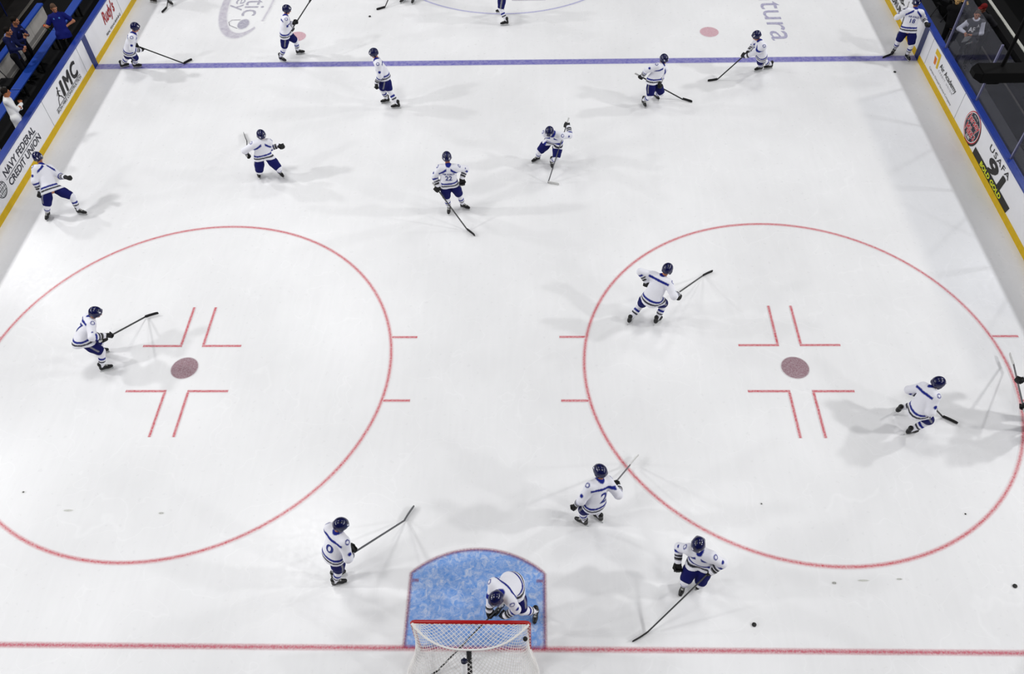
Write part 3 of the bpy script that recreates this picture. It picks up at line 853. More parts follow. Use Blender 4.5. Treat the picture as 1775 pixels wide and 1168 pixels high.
def frame_of(d):
    h = math.radians(d['h']); F = np.array([math.sin(h), math.cos(h), 0])
    up = _n(d['neck']-d['pel']); f = _n(F-up*(F@up)); r = np.cross(f, up)
    return np.array([r, f, up])

def hand_frame(c, elbow, axis):
    n = elbow-c; n = n-axis*(n@axis)*.8; n = _n(n); ax = _n(axis-n*(axis@n)); t = np.cross(ax, n)
    return n, ax, t                                     # toward wrist, along the grip, across

def finger_prims(c, n, ax, t, side, fr, k, scale=1.):
    """palm, four curled fingers of unequal length and a side thumb closed round the grip axis"""
    pr = [ell(c+n*.045*scale, np.array([ax, t, n]), np.array([.045, .026, .05])*scale, k)]
    for i, ln in enumerate((.9, 1.0, .96, .78)):
        o = ax*(1.5-i)*.024*scale*side
        k0 = c+n*.018*scale+t*.018*scale+o; k1 = c-n*.022*ln*scale+t*.034*ln*scale+o*1.05; k2 = c-n*.04*ln*scale+t*.002+o*1.05; k3 = c-n*.024*scale-t*.02*scale+o
        pr += [cone(k0, k1, fr*1.05, fr, k*.4), cone(k1, k2, fr, fr*.95, k*.4), cone(k2, k3, fr*.95, fr*.85, k*.4)]
    b = c+n*.05*scale-t*.012+ax*.036*scale*side
    pr += [cone(b, c+n*.012*scale-t*.03*scale+ax*.05*scale*side, fr*1.15, fr*1.05, k*.5), cone(c+n*.012*scale-t*.03*scale+ax*.05*scale*side, c-n*.018*scale-t*.03*scale+ax*.03*scale*side, fr*1.05, fr*.85, k*.5)]
    return pr

def make_person(key, d, label, kit='player', cols=None, front=None, back=None, name_text=None, arm_bare=False, hair=None, group=None):
    d = {k: (np.array(v, float) if k in ('pel', 'neck', 'head', 'hl', 'hr', 'fl', 'fr') else v) for k, v in d.items()}
    S = frame_of(d); r, f, up = S; pel = d['pel']; neck = d['neck']; L = float(np.linalg.norm(neck-pel))
    base = np.array([pel[0], pel[1], min(d['fl'][2], d['fr'][2])])
    root = tag(empty('person', base), label, 'person', group)
    player = kit == 'player'; W = lambda x, y, z: pel+np.array([x, y, z])@S
    ks = L/.54                                           # foreshortened torsos keep their own length
    sh = {-1: neck-r*.185-up*.075*ks, 1: neck+r*.185-up*.075*ks}
    hip = {-1: pel-r*.1-up*.02, 1: pel+r*.1-up*.02}
    hand = {-1: d['hl'], 1: d['hr']}; foot = {-1: d['fl'], 1: d['fr']}
    stick = [np.array(q) for q in d['stick']] if 'stick' in d else None
    toe = {-1: math.radians(d['toes'][0]), 1: math.radians(d['toes'][1])}
    elbow = {}; wrist = {}; HF = {}
    for s in (-1, 1):
        ax = _n(stick[1]-stick[0]) if (stick is not None and np.linalg.norm(np.cross(_n(stick[1]-stick[0]), hand[s]-stick[0])) < .16) else (_n(r*.9+f*.3) if not (kit != 'player') else _n(f*.6+r*s*-.4))
        hint = -up*.6-f*.35+r*s*.75
        e = ik(sh[s], hand[s]+_n(sh[s]-hand[s])*.07, .31, .27, hint)
        n, ax, t = hand_frame(hand[s], e, ax)
        w = hand[s]+n*.1; e = ik(sh[s], w, .31, .27, hint)
        elbow[s] = e; wrist[s] = w; HF[s] = (n, ax, t)
    knee = {}; ankle = {}; FFr = {}
    for s in (-1, 1):
        ft = np.array([math.sin(toe[s]), math.cos(toe[s]), 0]); fu = np.array((0, 0, 1.)); lean = _n(hip[s]-foot[s])
        fu = _n(fu*.75+(lean-ft*(lean@ft))*.25); ft = _n(ft-fu*(ft@fu)); fr_ = np.cross(ft, fu)
        ankle[s] = foot[s]+fu*(.135 if player else .09)-ft*.02
        lk = 1.0 if player else min(1, float(np.linalg.norm(hip[s]-ankle[s]))/.862)
        knee[s] = ik(hip[s], ankle[s], .445*lk, .43*lk, ft*.8+f*.5+r*s*.12)
        FFr[s] = (fr_, ft, fu)
    # ---------- head frame
    yaw = math.radians(d['h']+d['look'][0]); pit = math.radians(d['look'][1])
    hf = np.array([math.sin(yaw)*math.cos(pit), math.cos(yaw)*math.cos(pit), math.sin(pit)]); hr_ = np.array([math.cos(yaw), -math.sin(yaw), 0]); hu = np.cross(hr_, hf)
    HA = np.array([hr_, hf, hu]); hc = neck+_n(d['head']-neck)*min(.21, max(.17, float(np.linalg.norm(d['head']-neck))))
    H = lambda x, y, z: hc+np.array([x, y, z])@HA
    # ---------- body: one continuous skin
    slim = .012 if player else 0.
    B = [fcone(pel, S, (0, 0, -.03), (0, 0, .2*ks), .15-slim, .145-slim, .68), fcone(pel, S, (0, 0, .2*ks), (0, 0, .4*ks), .145-slim, .165-slim, .64),
         cone(sh[-1], sh[1], .062, .062, .05), cone(neck-up*.05, H(0, -.015, -.06), .062, .056, .04),
         ell(H(0, -.012, .025), HA, (.077, .098, .1)), ell(H(0, .022, -.05), HA, (.058, .068, .068), .03), ell(H(0, .055, -.085), HA, (.03, .03, .026), .03),
         cone(H(0, .084, .012), H(0, .108, -.028), .011, .017, .016), ell(H(0, .086, .03), HA, (.05, .012, .012), .02)]
    for s in (-1, 1):
        B += [ell(H(s*.08, -.005, -.01), HA, (.013, .03, .036), .01), ell(H(s*.033, .096, .012), HA, (.017, .014, .011), .008, -1), ell(H(s*.045, .066, -.02), HA, (.026, .025, .022), .02)]
        n, ax, t = HF[s]
        B += [cone(sh[s], elbow[s], .056, .044), cone(elbow[s], wrist[s], .043, .03), cone(wrist[s], hand[s]+n*.06, .03, .032)]
        B += finger_prims(hand[s], n, ax, t, s, .0085 if player else .0095, .012, .8 if player else .95)
        B += [cone(hip[s], knee[s], .088, .06, .04), cone(knee[s], knee[s]*.6+ankle[s]*.4, .052, .05), cone(knee[s]*.6+ankle[s]*.4, ankle[s], .05, .036)]
        B += [cone(ankle[s]-FFr[s][2]*.03-FFr[s][1]*.02, ankle[s]-FFr[s][2]*.045+FFr[s][1]*.15, .036, .03)]
    skin = C_['skin'] if not cols or 'skin' not in cols else cols['skin']
    def skin_col(V):
        c = np.tile(skin, (len(V), 1)); q = (V-hc)@HA.T
        for s in (-1, 1):
            e = np.linalg.norm((q-[s*.033, .088, .012])/[.016, .03, .009], axis=1) < 1; c[e] = C_['eye']
            e = np.linalg.norm((q-[s*.034, .09, .033])/[.024, .03, .006], axis=1) < 1; c[e] = C_['hair']
        e = np.linalg.norm((q-[0, .092, -.056])/[.026, .03, .009], axis=1) < 1; c[e] = C_['lip']
        if player:                                      # hands sit in dark glove liners
            for s in (-1, 1): c[np.linalg.norm(V-hand[s], axis=1) < .14] = C_['black']
        return c
    garment('body', B, .0115, skin_col, M['skin'], root, base)
    # ---------- upper garment
    def near(V, a, b):
        ab = b-a; t = ((V-a)@ab)/(ab@ab); tc = np.clip(t, 0, 1); return np.linalg.norm(V-a-tc[:, None]*ab, axis=1), t
    nh = _n(-up+.9*_n(_n(knee[-1]-hip[-1])+_n(knee[1]-hip[1]))); hq = {}
    def hemcut(h):
        q = pel+nh*h; hq['q'] = q; return (-1, q-.5, q+.5, lambda P: -((P-q)@nh), .008)
    if player:
        J = [fcone(pel, S, (0, -.01, -.12), (0, -.01, .2*ks), .195, .19, .74)] + [cone(hip[s], hip[s]*.55+knee[s]*.45, .13, .138, .06) for s in (-1, 1)] + [fcone(pel, S, (0, -.01, .0), (0, -.01, .2*ks), .19, .19, .74), fcone(pel, S, (0, 0, .18*ks), (0, 0, .39*ks), .19, .195, .7), cone(sh[-1], sh[1], .1, .1, .06), cone(neck-up*.06, neck+up*.012, .09, .075, .03), hemcut(.12)]
        for s in (-1, 1): J += [cone(sh[s]+up*.005, elbow[s], .098, .08, .05), cone(elbow[s], wrist[s]*.93+elbow[s]*.07, .078, .062, .04)]
    else:
        sl = cols.get('slim', .95)
        J = ([cone(hip[s], hip[s]*.55+knee[s]*.45, .125, .125, .06) for s in (-1, 1)] if 'long' in cols else [])+[fcone(pel, S, (0, 0, -.1-cols.get('long', 0)), (0, 0, .2*ks), .165*sl, .16*sl, .72), fcone(pel, S, (0, 0, .18*ks), (0, 0, .4*ks), .162*sl, .178*sl, .67), cone(sh[-1], sh[1], .075, .075, .05), cone(neck-up*.06, neck+up*.02, .075, .066, .03), hemcut(.13+cols.get('long', 0))]
        for s in (-1, 1):
            if arm_bare: J += [cone(sh[s], sh[s]*.35+elbow[s]*.65, .076, .072, .04)]
            else: J += [cone(sh[s], elbow[s], .074, .06, .04), cone(elbow[s], wrist[s], .058, .044, .03)]
    def jersey_col(V):
        c = np.tile(C_['white'], (len(V), 1)); q = (V-pel)@S.T; X, Y, T = q[:, 0], q[:, 1], q[:, 2]
        arms = {}
        dt = np.maximum(np.hypot(X, Y/.7)-.2, 0)+np.maximum(T-(L-.03), 0)
        for s in (-1, 1):
            d1, t1 = near(V, sh[s], elbow[s]); d2, t2 = near(V, elbow[s], wrist[s]); arms[s] = (d1-.09, t1, d2-.07, t2)
        a = np.minimum(np.minimum(arms[-1][0], arms[-1][2]), np.minimum(arms[1][0], arms[1][2]))
        outer = np.abs(X) > .185
        body = ~((a < dt+.0) & (outer | (np.minimum(arms[-1][2], arms[1][2]) < -.02) & (a < dt-.02)))
        hb = -((V-hq['q'])@nh); low = T < .22
        c[body & low & (hb > .125) & (hb < .17)] = C_['blue']
        c[body & low & (hb > .06) & (hb < .098)] = C_['dark']
        yk = (T-(L-.045))+(np.abs(X)-.07)*.75
        c[(Y > 0) & (np.abs(yk) < .033) & (np.abs(X) > .045) & (np.abs(X) < .24) & (T > L-.22)] = C_['blue']
        c[(Y <= 0) & (np.abs(T-(L-.085+.15*np.abs(X)*0)) < .027) & (np.abs(X) < .25)] = C_['blue']
        col = np.linalg.norm(V-(neck+up*.0), axis=1) < .098
        c[col & (T > L-.03)] = C_['blue']
        for s in (-1, 1):
            d1, t1, d2, t2 = arms[s]; m = ~body & (np.sign(X) == s) if False else (~body)
            mine = m & (np.minimum(d1, d2) <= np.minimum(arms[-s][0], arms[-s][2])) & (d2 < d1+.02)
            c[mine & (t2 > .12) & (t2 < .3)] = C_['blue']; c[mine & (t2 > .42) & (t2 < .56)] = C_['dark']
            u = sh[s]+r*s*.07+up*.06; du = np.linalg.norm(V-u, axis=1); c[(du > .034) & (du < .05)] = C_['blue']
            u = sh[s]*.45+elbow[s]*.55+r*s*.08; du = np.linalg.norm(V-u, axis=1); c[du < .04] = C_['blue']
        return c
    def plain(V):
        c = np.tile(cols['top'], (len(V), 1)); q = (V-pel)@S.T; X, Y, T = q[:, 0], q[:, 1], q[:, 2]
        if 'sleeve' in cols:
            for s in (-1, 1):
                d1, t1 = near(V, sh[s], elbow[s]); d2, t2 = near(V, elbow[s], wrist[s]); c[(np.abs(X) > .15) & (np.minimum(d1, d2) < .1) & (t1 > .0)] = cols['sleeve']
            c[(np.linalg.norm(V-neck, axis=1) < .11) & (T > L-.06)] = cols['sleeve']
        if 'collar' in cols: c[(np.linalg.norm(V-neck, axis=1) < .085) & (T > L-.02)] = cols['collar']
        if 'badge' in cols:
            for x in (-.08, .08): c[(np.hypot(X-x, T-(L-.16)) < .02) & (Y > .05)] = cols['badge']
        return c
    jo, JV, JF = garment('jersey' if player else cols.get('topname', 'shirt'), J, .0125, jersey_col if player else plain, M['cloth'], root, base)
    # ---------- numbers and names, pressed onto the cloth
    if front or back or name_text:
        tree = BVHTree.FromPolygons([tuple(map(float, v)) for v in JV], [tuple(map(int, q)) for q in JF])
        def press(text, w, h, T, side, X0=0., m=None, bold=.02):
            v, fc = text_verts(text, bold=bold); v = (v-v.min(0))/np.maximum(np.ptp(v, axis=0), 1e-9)*np.array([w, h, 0])
            bm = bmesh.new(); vs = [bm.verts.new(q) for q in v]
            for q in fc:
                try: bm.faces.new([vs[i] for i in q])
                except ValueError: pass
            bmesh.ops.triangulate(bm, faces=bm.faces[:])
            for _ in range(3):
                ed = [e for e in bm.edges if e.calc_length() > .02]
                if not ed: break
                bmesh.ops.subdivide_edges(bm, edges=ed, cuts=1); bmesh.ops.triangulate(bm, faces=bm.faces[:])
            ok = True
            for q in bm.verts:
                x = (q.co.x-w/2)+X0; o = W(-x*side*-1 if False else (x*(-1 if side > 0 else 1)), side*.6, T+q.co.y-h/2)
                hit = tree.ray_cast(Vector(o), Vector(-f*side), 1.0)
                p = np.array(hit[0]) if hit[0] is not None else o-f*side*.47
                q.co = Vector(p+f*side*.004-base)
            me = bpy.data.meshes.new('jersey_lettering'); bm.to_mesh(me); bm.free(); me.materials.append(m or M['num'])
            link(bpy.data.objects.new('jersey_lettering', me), jo)
        for side, spec in ((1, front), (-1, back)):
            for a in (spec or []): press(*a[:4], side, *a[4:])
    # ---------- legs
    if player:
        T_ = [cone(hip[-1], hip[1], .105, .105, .05)]
        for s in (-1, 1):
            k = knee[s]; T_ += [cone(hip[s], hip[s]*.45+k*.55, .112, .125, .04), cone(hip[s]*.45+k*.55, hip[s]*.12+k*.88, .125, .112, .04)]
        garment('hockey_pants', T_, .0125, lambda V: pants_col(V, hip, knee, r), M['cloth'], root, base)
        for s in (-1, 1):
            k, a = knee[s], ankle[s]; ft = FFr[s][1]; kk = hip[s]*.16+k*.84
            K = [cone(kk, k+ft*.012, .078, .08), cone(k+ft*.012, k*.45+a*.55+ft*.008, .078, .07), cone(k*.45+a*.55+ft*.008, a+FFr[s][2]*.03, .068, .05)]
            def sock_col(V, k=k, a=a):
                c = np.tile(C_['white'], (len(V), 1)); _, t = near(V, k, a)
                c[(t > .34) & (t < .46)] = C_['blue']; c[(t > .54) & (t < .63)] = C_['dark']; return c
            garment('sock', K, .011, sock_col, M['cloth'], root, base)
            fr_, ft, fu = FFr[s]; a = ankle[s]; p0 = foot[s]
            Q = lambda x, y, z: p0+np.array([x, y, z])@np.array([fr_, ft, fu])
            BT = [cone(Q(0, -.035, .23), Q(0, -.03, .14), .052, .046), cone(Q(0, -.045, .12), Q(0, -.05, .09), .045, .042), cone(Q(0, -.03, .1), Q(0, .1, .085), .043, .04), cone(Q(0, .09, .085), Q(0, .155, .08), .041, .037), cone(Q(0, .0, .16), Q(0, .08, .115), .034, .03)]
            BT.append((-1, p0-.3, p0+.3, lambda P, p0=p0, fu=fu: (P-p0)@fu-.056, .006))
            def boot_col(V, p0=p0, FF=np.array([fr_, ft, fu])):
                q = (V-p0)@FF.T; c = np.tile(C_['black'], (len(V), 1))
                c[(np.abs(q[:, 0]) < .022) & (q[:, 1] > .01) & (q[:, 1] < .1) & (q[:, 2] > .115) & (np.sin(q[:, 1]*170) > -.2)] = C_['lace']
                c[(q[:, 2] > .2) & (q[:, 1] > 0)] = C_['grey']; return c
            sk, _, _ = garment('skate', BT, .009, boot_col, M['boot'], root, base)
            mb = MB(); A3 = (fr_, ft, fu)
            mb.obox(Q(0, -.055, .045), A3, (.012, .03, .016)); mb.obox(Q(0, .1, .045), A3, (.012, .035, .016)); mb.obox(Q(0, .03, .026), A3, (.008, .125, .008))
            mb.obox(Q(0, .03, .009), A3, (.003, .14, .01), 1); mb.obox(Q(0, .165, .017), A3, (.003, .012, .008), 1)
            mb.build('skate_blade', [M['holder'], M['steel']], sk, False, base)
        # ---------- gloves
        for s in (-1, 1):
            n, ax, t = HF[s]; G = finger_prims(hand[s], n, ax, t, s, .0195, .012, 1.42)+[cone(hand[s]-ax*.04+n*.01, hand[s]+ax*.045+n*.01, .026, .026, .015)]
            G += [ell(hand[s]+n*.05+t*.012, np.array([ax, t, n]), (.056, .042, .055), .015), cone(wrist[s]+n*.0, wrist[s]+_n(elbow[s]-wrist[s])*.085, .054, .07, .02)]
            def glove_col(V, s=s):
                c = np.tile(C_['black'], (len(V), 1)); _, tt = near(V, wrist[s], elbow[s])
                c[(tt > .12) & (tt < .26)] = C_['grey']; return c
            garment('glove', G, .009, glove_col, M['leather'], root, base, 0)
        # ---------- helmet
        E = [ell(H(0, -.012, .032), HA, (.116, .138, .126)), cone(H(-.093, .0, -.01), H(-.09, -.01, -.06), .028, .022), cone(H(.093, .0, -.01), H(.09, -.01, -.06), .028, .022), cone(H(-.05, -.1, -.02), H(.05, -.1, -.02), .032, .032), cone(H(-.05, .1, .07), H(.05, .1, .07), .018, .018, .02),
             ell(H(0, .13, -.075), HA, (.078, .15, .115), .01, -1), ell(H(0, .0, -.17), HA, (.12, .16, .11), .01, -1)]
        def helm_col(V):
            q = (V-hc)@HA.T; c = np.tile(C_['helmet'], (len(V), 1)); ang = np.arctan2(q[:, 1]+.012, q[:, 2]-.03)
            v = (np.abs(np.abs(q[:, 0])-.035) < .007) & (np.abs(np.sin(ang*3)) > .55) & (q[:, 2] > .07); c[v] = C_['black']
            e = (np.abs(q[:, 0]) > .1) & (np.hypot(q[:, 1], q[:, 2]+.02) < .018); c[e] = C_['black']
            w = (np.abs(np.abs(q[:, 0])-.062) < .012) & (q[:, 1] > .04) & (np.abs(q[:, 2]-.1) < .012); c[w] = C_['white']
            return c
        garment('helmet', E, .0095, helm_col, M['shell'], root, base)
    else:
        T_ = [cone(hip[-1], hip[1], .09, .09, .05)]
        for s in (-1, 1): T_ += [cone(hip[s], knee[s], .097, .07, .05), cone(knee[s], ankle[s]+FFr[s][2]*.0, .068, .058, .03)]
        garment('trousers', T_, .0135, cols['legs'], M['cloth'], root, base)
        for s in (-1, 1):
            fr_, ft, fu = FFr[s]; p0 = foot[s]; Q = lambda x, y, z: p0+np.array([x, y, z])@np.array([fr_, ft, fu])
            BT = [cone(Q(0, -.06, .05), Q(0, .1, .045), .046, .042), cone(Q(0, .1, .045), Q(0, .17, .035), .042, .032), cone(Q(0, -.04, .09), Q(0, -.03, .07), .042, .044), (-1, p0-.3, p0+.3, lambda P, p0=p0, fu=fu: (P-p0)@fu-.004, .006)]
            garment('shoe', BT, .011, C_['black'], M['boot'], root, base)
        if hair is not None:
            E = [ell(H(0, -.022, .04), HA, (.084, .1, .098)), ell(H(0, .13, -.03), HA, (.09, .12, .11), .01, -1), ell(H(0, .02, -.13), HA, (.12, .13, .09), .01, -1)]
            garment('hair', E, .0105, hair, M['cloth'], root, base)
        if 'cap' in cols:
            E = [ell(H(0, -.012, .045), HA, (.088, .108, .095)), ell(H(0, .12, .055), HA, (.07, .08, .012), .02), ell(H(0, .0, -.1), HA, (.14, .2, .13), .01, -1)]
            garment('cap', E, .0105, cols['cap'], M['cloth'], root, base)
    return root

def pants_col(V, hip, knee, r):
    c = np.tile(C_['navy'], (len(V), 1))
    for s in (-1, 1):
        ab = knee[s]-hip[s]; t = ((V-hip[s])@ab)/(ab@ab); dv = V-hip[s]-t[:, None]*ab
        g = (np.abs(dv@np.cross(r, _n(ab))) < .016) & ((dv@r)*s > .07) & (t > .25) & (t < .85); c[g] = C_['grey']
    return c
M['num'] = mat('blue_lettering', '#1c2a80', .7, noise=.05)

def make_stick(stick, label, shaft='shaft', blade='tape', group=None):
    g, heel, toe = (np.array(q, float) for q in stick)
    d = _n(heel-g); butt = g-d*.13
    root = tag(empty('hockey_stick', (heel[0], heel[1], max(heel[2]-.03, 0))), label, 'hockey stick', group); base = np.array(root.location)
    bd = _n(toe-heel); side = _n(np.cross(bd, np.array((0, 0, 1.)))); bu = np.cross(side, bd)
    sd = _n(np.cross(d, np.array((0, 0, 1.)))); su = np.cross(sd, d)
    mb = MB(); mb.obox((butt+heel)/2, (sd, d, su), (.0105, np.linalg.norm(heel-butt)/2, .0155)); mb.build('shaft', M[shaft], root, False, base)
    mb = MB(); mb.obox(butt+d*.05, (sd, d, su), (.0135, .06, .0185)); mb.obox(butt-d*.012, (sd, d, su), (.017, .012, .021)); mb.build('grip_tape', M['tape_white'], root, False, base)
    V = []; F = []; n = 9; ln = max(.3, np.linalg.norm(toe-heel))
    for i in range(n):
        t = i/(n-1); c = heel+bd*(ln*t)+side*(.025*t*t); hh = .036*(1-.25*(t > .95)); 
        for a, b in ((-1, -.85), (1, -.85), (1, 1.2), (-1, 1.2)): V.append(c+side*a*.006+bu*hh*b)
    for i in range(n-1):
        for k in range(4): F.append((i*4+k, i*4+(k+1) % 4, i*4+4+(k+1) % 4, i*4+4+k))
    F += [(3, 2, 1, 0), tuple((n-1)*4+k for k in range(4))]
    V = [v+np.array((0, 0, max(0, .004-min(q[2] for q in V)))) for v in V]
    mb = MB(); mb.add(V, F); mb.build('blade', M[blade], root, False, base)
    return root

